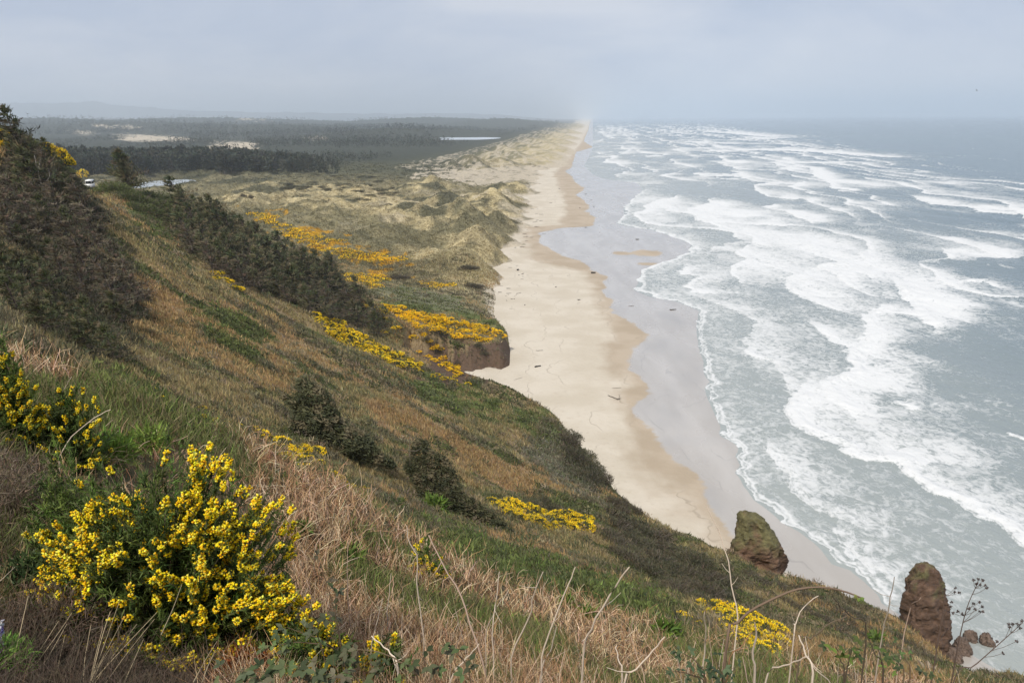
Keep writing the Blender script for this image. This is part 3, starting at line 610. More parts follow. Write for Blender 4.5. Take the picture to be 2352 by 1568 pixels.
def tufts(P, rng, nb, ht, wd, cols, spread, lean=(-.15, .05, 0), jit=.18, up=1.0, side=.35, seg=2, pick=None, nrm=.25):
    """nb leaf blades round each point of P"""
    n = len(P); ht = np.broadcast_to(ht, n); wd = np.broadcast_to(wd, n); spread = np.broadcast_to(spread, n)
    base = rcol(n, rng, cols, jit) if pick is None else pick
    Q = np.repeat(P, nb, 0); off = rng.normal(0, 1, (n * nb, 2)) * np.repeat(spread, nb)[:, None]
    Q = Q + np.concatenate([off, np.zeros((n * nb, 1))], 1); Q[:, 2] = np.repeat(P[:, 2], nb) * 0 + land(Q[:, 0], Q[:, 1]) - .02
    D = np.array([0, 0, up]) + np.array(lean) + rng.normal(0, side, (n * nb, 3)) + nrm * np.repeat(normal_at(P), nb, 0)
    Lh = np.repeat(ht, nb) * rng.uniform(.55, 1.15, n * nb); W_ = np.repeat(wd, nb) * rng.uniform(.7, 1.3, n * nb)
    C = np.repeat(base, nb, 0) * rng.uniform(.75, 1.25, (n * nb, 1))
    return blades(Q, D, Lh, W_, C, rng, bend=rng.normal(0, .25, (n * nb, 3)) + np.array([-.12, 0, -.1]), seg=seg)

# ---------------------------------------------------------------- low cover of the slopes (nobody could count it)
def slope_cover():
    rng = np.random.default_rng(5)
    P = scatter(95000, rng, 17, 470); zn = zone(P); x, y = P[:, 0], P[:, 1]
    keep = P[:, 2] > 1.8; P = P[keep]; zn = {k: v[keep] for k, v in zn.items()}; x, y = P[:, 0], P[:, 1]
    uv = np.stack([x / (y + 3) * 26, np.log(y + 3) * 22], 1)
    n1 = fbm(uv[:, 0] * .5 + uv[:, 1] * .35, uv[:, 1] * .9, 111, 4); n2 = fbm(x / 7, y / 9, 113, 3)
    green = zn['green'] & (n2 > .36); dark = zn['dark'] & (n2 > .3); grey = zn['grey']
    green = green | ((n1 > .525) & (n2 > .50) & (y < 300)); cl = zn['cliff'] & (rng.random(len(P)) < .93); green &= ~cl; dark &= ~cl; grey = grey & ~cl; olive = ~green & ~dark & ~cl & (n1 > .50) & ~zn['red']; dry = ~green & ~dark & ~olive & ~grey & ~cl
    mb = MB(); k = dry
    dcol = [(.38,.30,.145),(.32,.25,.12),(.46,.37,.19),(.26,.215,.095)]
    red = zn['red'][k] | (fbm(x[k] / 22, y[k] / 30, 117, 3) > .55)
    base = np.where(red[:, None], rcol(k.sum(), rng, [(.44,.295,.135),(.37,.245,.11),(.50,.355,.175)]), rcol(k.sum(), rng, dcol))
    mb.add(*tufts(P[k], rng, 6, np.clip(.35 + .0035 * y[k], .4, 1.1), np.clip(y[k] * .0009, .02, .3), None, .25 + y[k] * .002, pick=base))
    o = link('dry_grass', mb.mesh('dry_grass', [M_GRASS])); tag(o, kind='stuff')
    mb = MB(); k = olive
    mb.add(*tufts(P[k], rng, 9, np.clip(.4 + .003 * y[k], .4, 1.2), np.clip(y[k] * .0012, .03, .35), [(.18,.155,.085),(.13,.125,.065),(.24,.20,.13),(.11,.10,.06)], .25 + y[k] * .002, up=.7, side=.6))
    k = grey; mb.add(*tufts(P[k], rng, 9, .9, .2, [(.26,.23,.165),(.2,.19,.13),(.16,.165,.09)], .6, up=.7, side=.5))
    k = dark; mb.add(*tufts(P[k], rng, 9, np.clip(.5 + .003 * y[k], .4, 1.3), np.clip(y[k] * .0014, .04, .4), [(.09,.085,.048),(.12,.105,.06),(.07,.068,.04),(.17,.135,.09)], .3 + y[k] * .002, up=.6, side=.7))
    tag(link('low_scrub', mb.mesh('low_scrub', [M_LEAF])), kind='stuff')
    mb = MB(); k = green
    mb.add(*tufts(P[k], rng, 10, np.clip(.25 + .002 * y[k], .3, .8), np.clip(y[k] * .0016, .05, .4), [(.125,.155,.045),(.16,.19,.055),(.10,.12,.045),(.17,.16,.075),(.08,.085,.04)], .3 + y[k] * .002, up=.5, side=.7))
    tag(link('green_undergrowth', mb.mesh('green_undergrowth', [M_LEAF])), kind='stuff')
def hill_scrub():
    rng = np.random.default_rng(15); P = scatter(7200, rng, 20, 330); zn = zone(P); k = (P[:, 2] > 3) & ~zn['cliff'] & (rng.random(len(P)) < np.where(zn['red'], .25, np.where(zn['dark'] | zn['green'], 1, .6))); P = P[k]; zn = {a: b[k] for a, b in zn.items()}
    y = P[:, 1]; R_ = np.clip(.28 + .0046 * y, .35, 1.5) * rng.uniform(.5, 1.35, len(P)); n = len(P); nb = 34
    base = np.where(zn['green'][:, None], rcol(n, rng, [(.11,.14,.04),(.14,.17,.05),(.08,.10,.035)]), np.where(zn['dark'][:, None], rcol(n, rng, [(.075,.078,.042),(.10,.09,.055),(.06,.062,.036)]), rcol(n, rng, [(.19,.16,.10),(.14,.125,.07),(.11,.115,.055),(.24,.19,.125),(.09,.095,.045)])))
    v = unit(rng.normal(size=(n, nb, 3))); v[..., 2] = np.abs(v[..., 2]); Q = P[:, None] + v * R_[:, None, None] * np.array([1.1, 1.1, .75]) * rng.uniform(.55, 1.05, (n, nb, 1))
    D = v * .8 + np.array([-.3, .1, .4]) + rng.normal(0, .4, (n, nb, 3)); L_ = np.repeat(R_, nb) * rng.uniform(.3, .6, n * nb)
    mb = MB(); mb.add(*blades(Q.reshape(-1, 3), D.reshape(-1, 3), L_, L_ * .3, np.repeat(base, nb, 0) * rng.uniform(.7, 1.3, (n * nb, 1)), rng, bend=rng.normal(0, .2, (n * nb, 3))))
    tag(link('hillside_scrub', mb.mesh('hillside_scrub', [M_LEAF])), kind='stuff')
def dune_cover():
    rng = np.random.default_rng(8)
    P = scatter(60000, rng, 400, 1500); x, y, z = P.T
    c, sd = plain_colour(P); inland = xat(XL_SW, y) - x
    k = (rng.random(len(P)) > sd * 1.3) & (z > 2.2); P = P[k]; c = c[k]; y = P[:, 1]
    mb = MB(); mb.add(*tufts(P, rng, 5, np.clip(.5 + y * .0008, .8, 1.8), np.clip(y * .0008, .3, 1.1), None, .5 + y * .0012, pick=np.clip(c * rng.uniform(.7, 1.25, (len(P), 1)), 0, .9), up=.8, side=.5, nrm=.6))
    tag(link('beach_grass', mb.mesh('beach_grass', [M_GRASS])), kind='stuff')
slope_cover(); hill_scrub(); dune_cover()

# ---------------------------------------------------------------- trees and shrubs
WOODY = [(.13,.105,.085),(.10,.08,.065)]
def conifer(name, seed, nbr=70, nsp=16, cols=((.085,.092,.043),(.11,.11,.054),(.065,.072,.038),(.14,.12,.07)), lw=.46, rw=.95, low=.04, sp=.075, bare=.0, lean=-.20):
    """wind-pruned conifer one metre tall: long seaward flank to +X, tips swept to -X; returns crown and trunk meshes"""
    rng = np.random.default_rng(seed); cr_ = MB(); tk = MB()
    tp = np.array([[0, 0, -.12], [0, 0, .2], [lean * .4, .01, .55], [lean, 0, .98]]); tc_ = curve(tp, 9)
    tk.add(*tubes(tc_[None], [.035], [.006], rcol(1, rng, WOODY), 5))
    t = low + (1 - low) * rng.random(nbr) ** 1.15; az = rng.uniform(0, 2 * math.pi, nbr); 
    base = np.stack([np.interp(t, np.linspace(0, 1, 9), tc_[:, 0]), np.interp(t, np.linspace(0, 1, 9), tc_[:, 1]), t * .98], 1)
    ex = np.where(np.cos(az) > 0, rw * (1 - t) ** .95, lw * (1 - t) ** .65); R = np.hypot(np.cos(az) * ex, np.sin(az) * .40 * (1 - t) ** .75) * rng.uniform(.55, 1.12, nbr) + .03
    dr = np.stack([np.cos(az), np.sin(az), rng.uniform(-.12, .3, nbr)], 1)
    end = base + dr * R[:, None]; mid = base + dr * (R * .5)[:, None] + np.array([0, 0, -.02]); end[:, 0] -= .05; end[:, 2] += .03
    tk.add(*tubes(np.stack([base, mid, end], 1), .010 * (1.2 - t), .002, rcol(nbr, rng, WOODY), 3))
    f = rng.uniform(.25, 1.05, (nbr, nsp)); P = base[:, None] + (end - base)[:, None] * f[..., None] + rng.normal(0, .018, (nbr, nsp, 3)); P = P.reshape(-1, 3)
    bc = rcol(nbr, rng, cols, .22); C = np.repeat(bc, nsp, 0) * rng.uniform(.85, 1.18, (nbr * nsp, 1))
    keep = rng.random(len(P)) > bare
    D = np.repeat(dr, nsp, 0) * .5 + np.array([-.45, 0, .30]) + rng.normal(0, .26, (len(P), 3))
    n = keep.sum(); cr_.add(*blades(P[keep], D[keep], 1.35 * sp * rng.uniform(.6, 1.4, n), sp * .32 * rng.uniform(.7, 1.3, n), C[keep], rng, bend=rng.normal(0, .2, (n, 3)), seg=2))
    return cr_.mesh(name + '_crown', [M_NEEDLE]), tk.mesh(name + '_trunk', [M_STEM])
def shrub(name, seed, n=1500, cols=((.09,.09,.046),(.12,.105,.06),(.07,.072,.038)), flat=.75, sp=.11, twig=40):
    """rounded wind-clipped shrub of one metre radius"""
    rng = np.random.default_rng(seed); cr_ = MB(); tk = MB()
    v = unit(rng.normal(size=(n, 3))); v[:, 2] = np.abs(v[:, 2]) * 1.0
    lump = .72 + .5 * fbm(v[:, 0] * 2.2 + 5, v[:, 1] * 2.2 + v[:, 2] * 1.7, seed, 3); r = rng.random(n) ** .33 * lump
    P = v * r[:, None] * np.array([1, 1, flat]) + np.array([-.08, 0, -.05]) * 1.0; P[:, 0] -= .22 * P[:, 2]
    cell = (np.floor(P * 3.2) + 50).astype(int); hc = hash2(cell[:, 0] * 7 + cell[:, 2] * 131, cell[:, 1], seed)
    C = np.array(cols)[(hc * len(cols)).astype(int) % len(cols)] * (.75 + .5 * hc[:, None]) * rng.uniform(.88, 1.12, (n, 1))
    D = v * .9 + np.array([-.3, 0, .35]) + rng.normal(0, .4, (n, 3))
    cr_.add(*blades(P, D, sp * rng.uniform(.6, 1.4, n), sp * .34 * rng.uniform(.7, 1.3, n), C, rng, bend=rng.normal(0, .2, (n, 3))))
    e = unit(rng.normal(size=(twig, 3))); e[:, 2] = np.abs(e[:, 2]) + .2; st = rng.normal(0, .08, (twig, 3)) * np.array([1, 1, 0]) + np.array([0, 0, -.2])
    en = e * np.array([.85, .85, flat]) * rng.uniform(.7, 1.12, (twig, 1)); md = (st + en) / 2 + rng.normal(0, .05, (twig, 3))
    tk.add(*tubes(np.stack([st, md, en], 1), .022, .004, rcol(twig, rng, WOODY), 3))
    return cr_.mesh(name + '_crown', [M_LEAF]), tk.mesh(name + '_stems', [M_STEM])
def plant(name, meshes, parts, loc, rz, scale, label, cat, group=None):
    o = bpy.data.objects.new(name, None); COL.objects.link(o); o.location = loc; o.rotation_euler = (0, 0, rz); o.scale = scale if not np.isscalar(scale) else (scale,) * 3
    for me, pn in zip(meshes, parts): link(pn, me, o)
    o.empty_display_size = .2
    return tag(o, label, cat, group)
CON = [conifer('windswept_conifer', 100 + i) for i in range(5)]
CON2 = [conifer('windswept_conifer', 130 + i, cols=((.13,.10,.07),(.15,.12,.08),(.10,.09,.055)), bare=.4) for i in range(2)]
SHR = [shrub('dark_shrub', 200 + i) for i in range(3)]; SHRB = [shrub('twiggy_shrub', 220 + i, n=1100, cols=((.12,.095,.06),(.09,.075,.05),(.075,.07,.04)), sp=.13, twig=90) for i in range(2)]
SHRG = [shrub('green_shrub', 240 + i, cols=((.11,.135,.045),(.14,.16,.055),(.085,.10,.04))) for i in range(2)]
LONE = conifer('windswept_conifer', 160, nbr=150, nsp=22, lw=.40, rw=.80, sp=.06, low=.08, lean=-.08)
def poly_pixels(poly, n, rng, mind):
    poly = np.array(poly, float); out = []; lo, hi = poly.min(0), poly.max(0); t_ = 0
    while len(out) < n and t_ < 6000:
        t_ += 1; p = lo + rng.random(2) * (hi - lo)
        if inpoly(np.array([p[0]]), np.array([p[1]]), poly)[0] and all((p[0] - q[0]) ** 2 + ((p[1] - q[1]) * 1.3) ** 2 > mind ** 2 for q in out): out.append(p)
    return np.array(sorted(out, key=lambda q: q[1]))
def grove(poly, n, mind, hpx, meshes, parts, name, label, cat, group, rng, squash=(1, 1, 1), sink=0.0, ymax=400):
    pp = poly_pixels(poly, n, rng, mind); P = hit(pp[:, 0], pp[:, 1])
    for p in P:
        if not np.isfinite(p).all() or p[1] > ymax: continue
        h_ = rng.uniform(*hpx) / F * p[1] * 1.05
        plant(name, meshes[rng.integers(len(meshes))], parts, (p[0], p[1], p[2] - sink * h_), rng.uniform(-.4, .4), (h_ * squash[0] * rng.uniform(.85, 1.2), h_ * squash[1], h_ * squash[2]), label, cat, group)
TP = ('crown', 'trunk'); SP = ('crown', 'stems')
def woods():
    rng = np.random.default_rng(21)
    p = unproj(np.array([292.]), np.array([430.]), np.array([272.]))[0]; p[2] = land(p[:1], p[1:2])[0] - .2; plant('windswept_conifer', LONE, TP, p, .1, (13.5, 11, 13.5), 'lone dark windswept conifer with a long seaward flank beside the road bend', 'tree')
    p = hit([40], [345])[0]; plant('windswept_conifer', CON[1], TP, p, -.2, (8, 7.5, 8.2), 'tall dark conifer breaking the skyline at the top of the nearest hill', 'tree')
    grove([(0,270),(60,262),(120,330),(190,410),(180,430),(100,400),(0,350)], 12, 26, (28, 50), CON, TP, 'windswept_conifer', 'dark windswept conifer on the high hilltop above the gorse patch', 'tree', 'conifers on the high hilltop', rng)
    grove([(30,290),(90,320),(150,380),(195,425),(185,450),(120,430),(60,380),(10,330)], 40, 13, (12, 22), SHRG + SHR[:1] + SHRB[:1], SP, 'olive_shrub', 'olive shrub in the rounded cover of the high left hill', 'shrub', 'olive shrubs on the high left hill', rng, (1.2, 1.1, .9), .1)
    grove([(0,400),(90,420),(190,450),(240,560),(320,690),(290,760),(180,680),(90,600),(0,540)], 46, 26, (50, 95), CON[:2] + CON2 + CON2 + CON2, TP, 'windswept_conifer', 'brown-green windswept conifer in the shaded stand below the road', 'tree', 'conifers in the stand below the road', rng)
    grove([(0,590),(90,640),(180,740),(290,830),(270,850),(180,810),(90,760),(0,690)], 26, 30, (50, 95), CON, TP, 'windswept_conifer', 'dark low conifer in the gully above the near gorse', 'tree', 'conifers in the near gully', rng)
    grove([(410,470),(460,468),(600,530),(735,615),(840,700),(760,690),(650,640),(520,590),(440,550)], 66, 19, (42, 74), CON, TP, 'windswept_conifer', 'dark conifer in the dense stand along the descending ridge', 'tree', 'conifers along the descending ridge', rng, sink=.05)
    grove([(390,520),(470,560),(600,640),(720,690),(860,740),(880,780),(760,740),(640,690),(540,655),(450,600)], 46, 19, (40, 75), CON + CON2, TP, 'windswept_conifer', 'windswept conifer on the lower edge of the ridge stand', 'tree', 'conifers on the lower edge of the ridge', rng)
    grove([(250,415),(330,430),(420,455),(380,500),(300,480)], 22, 20, (22, 36), SHRG, SP, 'green_shrub', 'bright green shrub on the ridge top below the lone conifer', 'shrub', 'green shrubs below the lone conifer', rng, (1.1, 1.1, .9), .1)
    grove([(950,770),(1040,800),(1130,790),(1150,775),(1130,820),(1080,850),(1000,830)], 5, 22, (10, 17), SHR, SP, 'dark_shrub', 'dark shrub clinging to the low sea cliff under the gorse', 'shrub', 'dark shrubs on the low sea cliff', rng, (1, 1, .8), .1)
    grove([(1300,985),(1345,1025),(1390,1095),(1392,1125),(1350,1105),(1310,1050)], 14, 17, (24, 42), SHR + SHRB[:1], SP, 'wind_clipped_shrub', 'dark wind-clipped shrub on the steep headland edge above the sand', 'shrub', 'shrubs on the headland edge', rng, (1, 1, 1), .1)
    grove([(1400,1150),(1450,1165),(1465,1185),(1420,1180)], 4, 16, (20, 30), SHRB, SP, 'twiggy_shrub', 'leafless twiggy shrub overhanging the beach below the headland', 'shrub', 'twiggy shrubs below the headland', rng)
    grove([(1390,1190),(1500,1230),(1640,1310),(1685,1370),(1600,1385),(1500,1330),(1400,1260)], 34, 26, (26, 50), SHR + SHRB, SP, 'dark_shrub', 'dark brown shrub on the steep slope above the first sea stack', 'shrub', 'shrubs on the slope above the sea stacks', rng, (1.1, 1.1, .8), .15)
    grove([(1690,1300),(1800,1330),(1900,1380),(2050,1450),(2150,1520),(1980,1480),(1800,1400)], 26, 30, (18, 34), SHRB, SP, 'twiggy_shrub', 'brown twiggy shrub on the spur running down to the sea stacks', 'shrub', 'shrubs on the spur of the sea stacks', rng, (1.2, 1.2, .7), .2)
    grove([(1200,1150),(1290,1150),(1290,1175),(1220,1170)], 3, 24, (24, 34), SHR, SP, 'dark_shrub', 'small dark shrub standing at the top of the slope gorse', 'shrub', 'dark shrubs above the slope gorse', rng)
    for (bx, by, lab) in ((560, 452, 'grey leafless tree standing alone in the dune meadow'), (578, 455, 'smaller grey tree beside the lone meadow tree'), (920, 640, 'grey bare shrub on the flat behind the orange gorse'), (1080, 618, 'grey thicket at the back of the nearest dunes'), (1090, 660, 'dark low thicket at the seaward end of the green bank')):
        p = hit([bx], [by])[0]
        if p[1] < 1500: plant('bare_shrub', SHRB[0], SP, p, .3, (3.6, 3.2, 4.6) if 'tree' in lab else (7, 4, 3.4), lab, 'shrub')
    # pale forked dead tree on the left hill
    p = hit([104], [452])[0]; s = p[1] / F; mb = MB()
    for q in ([(0,0),(-3,-22),(-8,-60),(-9,-92)], [(-3,-22),(-18,-34),(-24,-52),(-24,-64)], [(-4,-26),(10,-36),(17,-46),(18,-54)], [(-7,-55),(-2,-70),(3,-84)]):
        c_ = curve([(p[0] + a * s, p[1], p[2] - b * s - (.5 if b == 0 else 0)) for a, b in q], 9); mb.add(*tubes(c_[None], [.19 if q[0] == (0, 0) else .12], [.03], [(.32,.29,.25)], 5))
    tag(link('dead_tree', mb.mesh('dead_tree', [M_STEM])), 'pale forked dead tree among dark conifers on the left hill', 'tree')
woods()
def outlined(name, poly, Y0, depth, n, sp, cols, label, cat, stemline, tilt=0.0, seed=1, wind=(-.5, .1, .25), group=None, mat=None):
    """crown with the outline seen in the photo, its own distance and real depth, on a trunk"""
    rng = np.random.default_rng(seed); poly = np.array(poly, float); lo, hi = poly.min(0), poly.max(0)
    q = lo + rng.random((n * 4, 2)) * (hi - lo); q = q[inpoly(q[:, 0], q[:, 1], poly)][:n]
    dd = np.full(len(q), 1e9); j = len(poly) - 1
    for i in range(len(poly)):
        a, b = poly[j], poly[i]; e = b - a; t_ = np.clip(((q - a) @ e) / (e @ e + 1e-9), 0, 1); dd = np.minimum(dd, np.hypot(*(q - a - t_[:, None] * e).T)); j = i
    mid_ = (lo + hi) / 2; Yc = Y0 + tilt * (q[:, 1] - mid_[1])
    half = depth * np.sqrt(np.clip(dd / (.42 * min(hi - lo)), 0, 1)); lump = .6 + .8 * fbm(q[:, 0] / 30, q[:, 1] / 30, seed, 3)
    edge = (fbm(q[:, 0] / 9, q[:, 1] / 9, seed + 3, 3) - .5)[:, None] * np.array([26, 22]) + rng.normal(0, 2.5, q.shape)
    P = unproj(q[:, 0] + edge[:, 0], q[:, 1] + edge[:, 1], Yc + (rng.random(len(q)) * 2 - 1) * half * lump)
    cell = np.floor(P / (depth * .35)).astype(int); hc = hash2(cell[:, 0] + 57 * cell[:, 2], cell[:, 1], seed)
    C = np.array(cols)[(hc * len(cols)).astype(int) % len(cols)] * (.7 + .6 * hc[:, None]) * rng.uniform(.85, 1.15, (len(q), 1))
    D = np.array(wind) + rng.normal(0, .3, (len(q), 3)); mb = MB(); mb.add(*blades(P, D, sp * rng.uniform(.6, 1.4, len(q)), sp * .26 * rng.uniform(.7, 1.3, len(q)), C, rng, bend=rng.normal(0, .2, (len(q), 3))))
    o = bpy.data.objects.new(name, None); COL.objects.link(o); b0 = unproj(*[np.array([v]) for v in (*stemline[0], Y0)])[0]; b0[2] = land(b0[:1], b0[1:2])[0]; o.location = b0
    me = mb.mesh(name + '_crown', [mat or M_NEEDLE]); co = link('crown', me, o, tuple(-b0))
    c_ = curve([b0 + np.array([0, 0, -.5])] + [unproj(*[np.array([v]) for v in (*s_, Y0)])[0] for s_ in stemline[1:]], 10); tk = MB(); r_ = Y0 * .0022
    tk.add(*tubes(c_[None], [r_], [r_ * .3], [(.12,.10,.08)], 6))
    for s_ in stemline[1:]:
        a = unproj(*[np.array([v]) for v in (*s_, Y0)])[0]
        for k in range(4): tk.add(*tubes(np.array([[a, a + rng.normal(0, depth * .35, 3), a + rng.normal(0, depth * .6, 3)]]), [r_ * .4], [r_ * .1], [(.12,.10,.08)], 4))
    link('trunk', tk.mesh(name + '_trunk', [M_STEM]), o, tuple(-b0)); return tag(o, label, cat, group)
DK = ((.075,.082,.04),(.10,.10,.05),(.06,.065,.035),(.13,.11,.065))
Ym1 = hit([770], [1035])[0][1]; Ym2 = hit([1010], [1165])[0][1]
outlined('windswept_conifer', [(685,872),(702,866),(722,884),(748,895),(772,930),(790,965),(815,985),(845,1000),(872,1030),(905,1062),(918,1080),(880,1072),(830,1056),(780,1046),(735,1020),(700,1005),(668,985),(672,955),(690,945),(668,935),(650,905),(672,912),(690,905)], Ym1, 2.4, 11000, .42, DK, 'dark wedge-shaped windswept conifer in the middle of the brown slope', 'tree', [(775,1045),(745,985),(712,915)], seed=31)
outlined('windswept_conifer', [(955,1012),(966,1002),(978,1012),(985,1032),(1008,1040),(1035,1062),(1052,1092),(1062,1130),(1095,1150),(1130,1175),(1165,1205),(1205,1245),(1160,1232),(1110,1205),(1060,1180),(1000,1160),(968,1140),(952,1110),(938,1090),(936,1062),(950,1045)], Ym2, 1.8, 11000, .34, DK, 'dark upright windswept conifer and its downhill shadow drawn as trailing foliage beside the slope gorse', 'tree', [(1010,1168),(995,1110),(968,1030)], seed=32)  # lower-right tail of the outline is the tree's cast shadow, built as dark foliage

# ---------------------------------------------------------------- gorse
YEL = ((.92,.60,.012),(.95,.66,.02),(.86,.50,.01),(.95,.72,.05)); GRN = ((.07,.085,.032),(.09,.105,.036),(.055,.065,.03),(.11,.12,.04))
def gorse_mesh(seed, n=600, ny=520, flat=.62, fl=.085, yel=YEL):
    rng = np.random.default_rng(seed); mb = MB()
    v = unit(rng.normal(size=(n, 3))); v[:, 2] = np.abs(v[:, 2]); P = v * (rng.random((n, 1)) ** .4) * np.array([.95, .95, flat])
    mb.add(*blades(P, v + rng.normal(0, .35, (n, 3)) + np.array([0, 0, .5]), .2 * rng.uniform(.6, 1.3, n), .06 * rng.uniform(.7, 1.3, n), rcol(n, rng, GRN), rng))
    v = unit(rng.normal(size=(ny * 3, 3))); v[:, 2] = np.abs(v[:, 2]) + .05
    nn = fbm(v[:, 0] * 3 + 4, v[:, 1] * 3 + v[:, 2] * 2, seed, 3); v = v[nn > .44][:ny]; m_ = len(v)
    P = v * (.9 + .2 * rng.random((m_, 1))) * np.array([.95, .95, flat])
    mb.add(*blades(P, v * .4 + rng.normal(0, .5, (m_, 3)) + np.array([0, 0, .4]), fl * 1.5 * rng.uniform(.6, 1.3, m_), fl * rng.uniform(.7, 1.3, m_), rcol(m_, rng, yel, .12), rng), mi=1)
    return mb.mesh('gorse_bush', [M_LEAF, M_PETAL])
ORG = ((.90,.55,.012),(.94,.62,.015),(.84,.47,.01))
GM = [gorse_mesh(300 + i) for i in range(3)]; GMF = [gorse_mesh(310 + i, n=300, ny=330, fl=.14, yel=ORG) for i in range(3)]
def gorse_patch(poly, n, mind, rpx, label, group, rng, meshes=GM, flat=.8, single=False):
    pp = poly_pixels(poly, n, rng, mind); P = hit(pp[:, 0], pp[:, 1])
    for p in P:
        if not np.isfinite(p).all() or p[1] > 1100: continue
        r_ = rng.uniform(*rpx) / F * p[1]; o = link('gorse_bush', meshes[rng.integers(len(meshes))], None, (p[0], p[1], p[2] - .1 * r_)); o.scale = (r_ * rng.uniform(.9, 1.3), r_ * rng.uniform(.9, 1.3), r_ * flat); o.rotation_euler = (0, 0, rng.uniform(0, 6))
        tag(o, label, 'gorse bush', group)
def gorse():
    rng = np.random.default_rng(44)
    gorse_patch([(715,722),(770,735),(850,785),(960,838),(950,850),(880,830),(800,800),(745,760)], 70, 11, (12, 20), 'yellow gorse bush in the diagonal band below the ridge conifers', 'gorse in the band below the ridge', rng)
    gorse_patch([(870,698),(1000,722),(1100,748),(1160,770),(1130,785),(1040,775),(960,755),(910,730)], 70, 11, (8, 16), 'orange-yellow gorse bush on the flat bench above the low sea cliff', 'gorse on the bench above the sea cliff', rng, GMF)
    gorse_patch([(945,770),(1000,790),(1045,830),(1060,865),(1000,835),(955,800)], 22, 13, (9, 15), 'faded gorse bush on the steep gully side beside the sea cliff', 'gorse on the gully side', rng, GMF)
    gorse_patch([(960,855),(1040,862),(1095,890),(1060,888),(1000,870)], 9, 12, (7, 11), 'small gorse bush at the foot of the slope near the cove', 'gorse near the cove', rng)
    gorse_patch([(780,690),(860,700),(940,760),(900,770),(840,740)], 12, 16, (8, 13), 'gorse bush between dark conifers at the lower end of the ridge', 'gorse at the lower end of the ridge', rng)
    gorse_patch([(478,625),(500,628),(560,662),(545,672),(500,648)], 7, 13, (11, 17), 'gorse bush in the small yellow patch under the ridge stand', 'gorse under the ridge stand', rng)
    gorse_patch([(98,345),(135,350),(190,385),(196,412),(160,388),(120,368)], 26, 9, (15, 23), 'gorse bush in the yellow patch on the high left hill', 'gorse on the high left hill', rng, flat=1.7)
    gorse_patch([(0,300),(20,308),(30,340),(0,350)], 4, 10, (14, 20), 'gorse bush at the edge of the high hill conifers', 'gorse among the hilltop conifers', rng, flat=1.6)
    gorse_patch([(1115,1150),(1180,1158),(1270,1180),(1350,1190),(1340,1215),(1270,1212),(1180,1190)], 40, 15, (18, 28), 'bright yellow gorse bush in the patch on the lower slope by the foliage drawn for the conifer shadow', 'gorse patch on the lower slope', rng)
    gorse_patch([(1620,1392),(1700,1405),(1790,1450),(1815,1490),(1740,1500),(1660,1450)], 40, 18, (26, 42), 'bright yellow gorse bush in the patch on the right spur behind the arching cane', 'gorse patch on the right spur', rng)
    gorse_patch([(1560,1412),(1620,1430),(1625,1450),(1580,1435)], 4, 18, (14, 20), 'small gorse bush just uphill of the right spur patch', 'gorse uphill of the right spur patch', rng)
    gorse_patch([(595,1000),(650,1020),(735,1040),(738,1070),(680,1068),(620,1030)], 14, 20, (20, 30), 'yellow gorse bush on the near ridge line below the wedge conifer', 'gorse on the near ridge line', rng)
    gorse_patch([(760,1085),(800,1105),(840,1125),(790,1118)], 5, 16, (12, 18), 'small gorse bush trailing down the near ridge line', 'gorse trailing down the near ridge', rng)
    gorse_patch([(290,865),(400,915),(590,985),(580,1000),(400,935)], 11, 24, (8, 13), 'low orange gorse tuft along the crest of the near slope', 'gorse tufts along the near crest', rng)
    # the low gorse far out on the plain reads as one mass
    mb = MB(); n_ = 0
    for pl, n in (([(610,505),(700,530),(790,555),(700,560),(640,535)], 46), ([(700,560),(800,575),(960,600),(860,605),(760,590)], 50), ([(745,625),(880,632),(895,648),(800,648)], 36), ([(950,645),(1040,655),(1000,665)], 14), ([(560,485),(640,500),(620,512)], 12), ([(830,640),(880,655),(850,665)], 8)):
        pp = poly_pixels(pl, n, rng, 6)
        for p in hit(pp[:, 0], pp[:, 1]):
            if not np.isfinite(p).all() or p[1] > 1100: continue
            r_ = rng.uniform(5, 13) / F * p[1]; m_ = 110; v = unit(rng.normal(size=(m_, 3))); v[:, 2] = np.abs(v[:, 2]); Q = p + v * r_ * np.array([1.3, 1.1, .4]) * rng.uniform(.6, 1.05, (m_, 1)); yel = rng.random(m_) < .6
            C = np.where(yel[:, None], rcol(m_, rng, ORG, .12), rcol(m_, rng, GRN, .2)); mb.add(*blades(Q, v + rng.normal(0, .5, (m_, 3)) + np.array([0, 0, .5]), r_ * .28 * rng.uniform(.6, 1.3, m_), r_ * .13 * rng.uniform(.7, 1.3, m_), C, rng))
    tag(link('plain_gorse', mb.mesh('plain_gorse', [M_PETAL])), kind='stuff')
gorse()

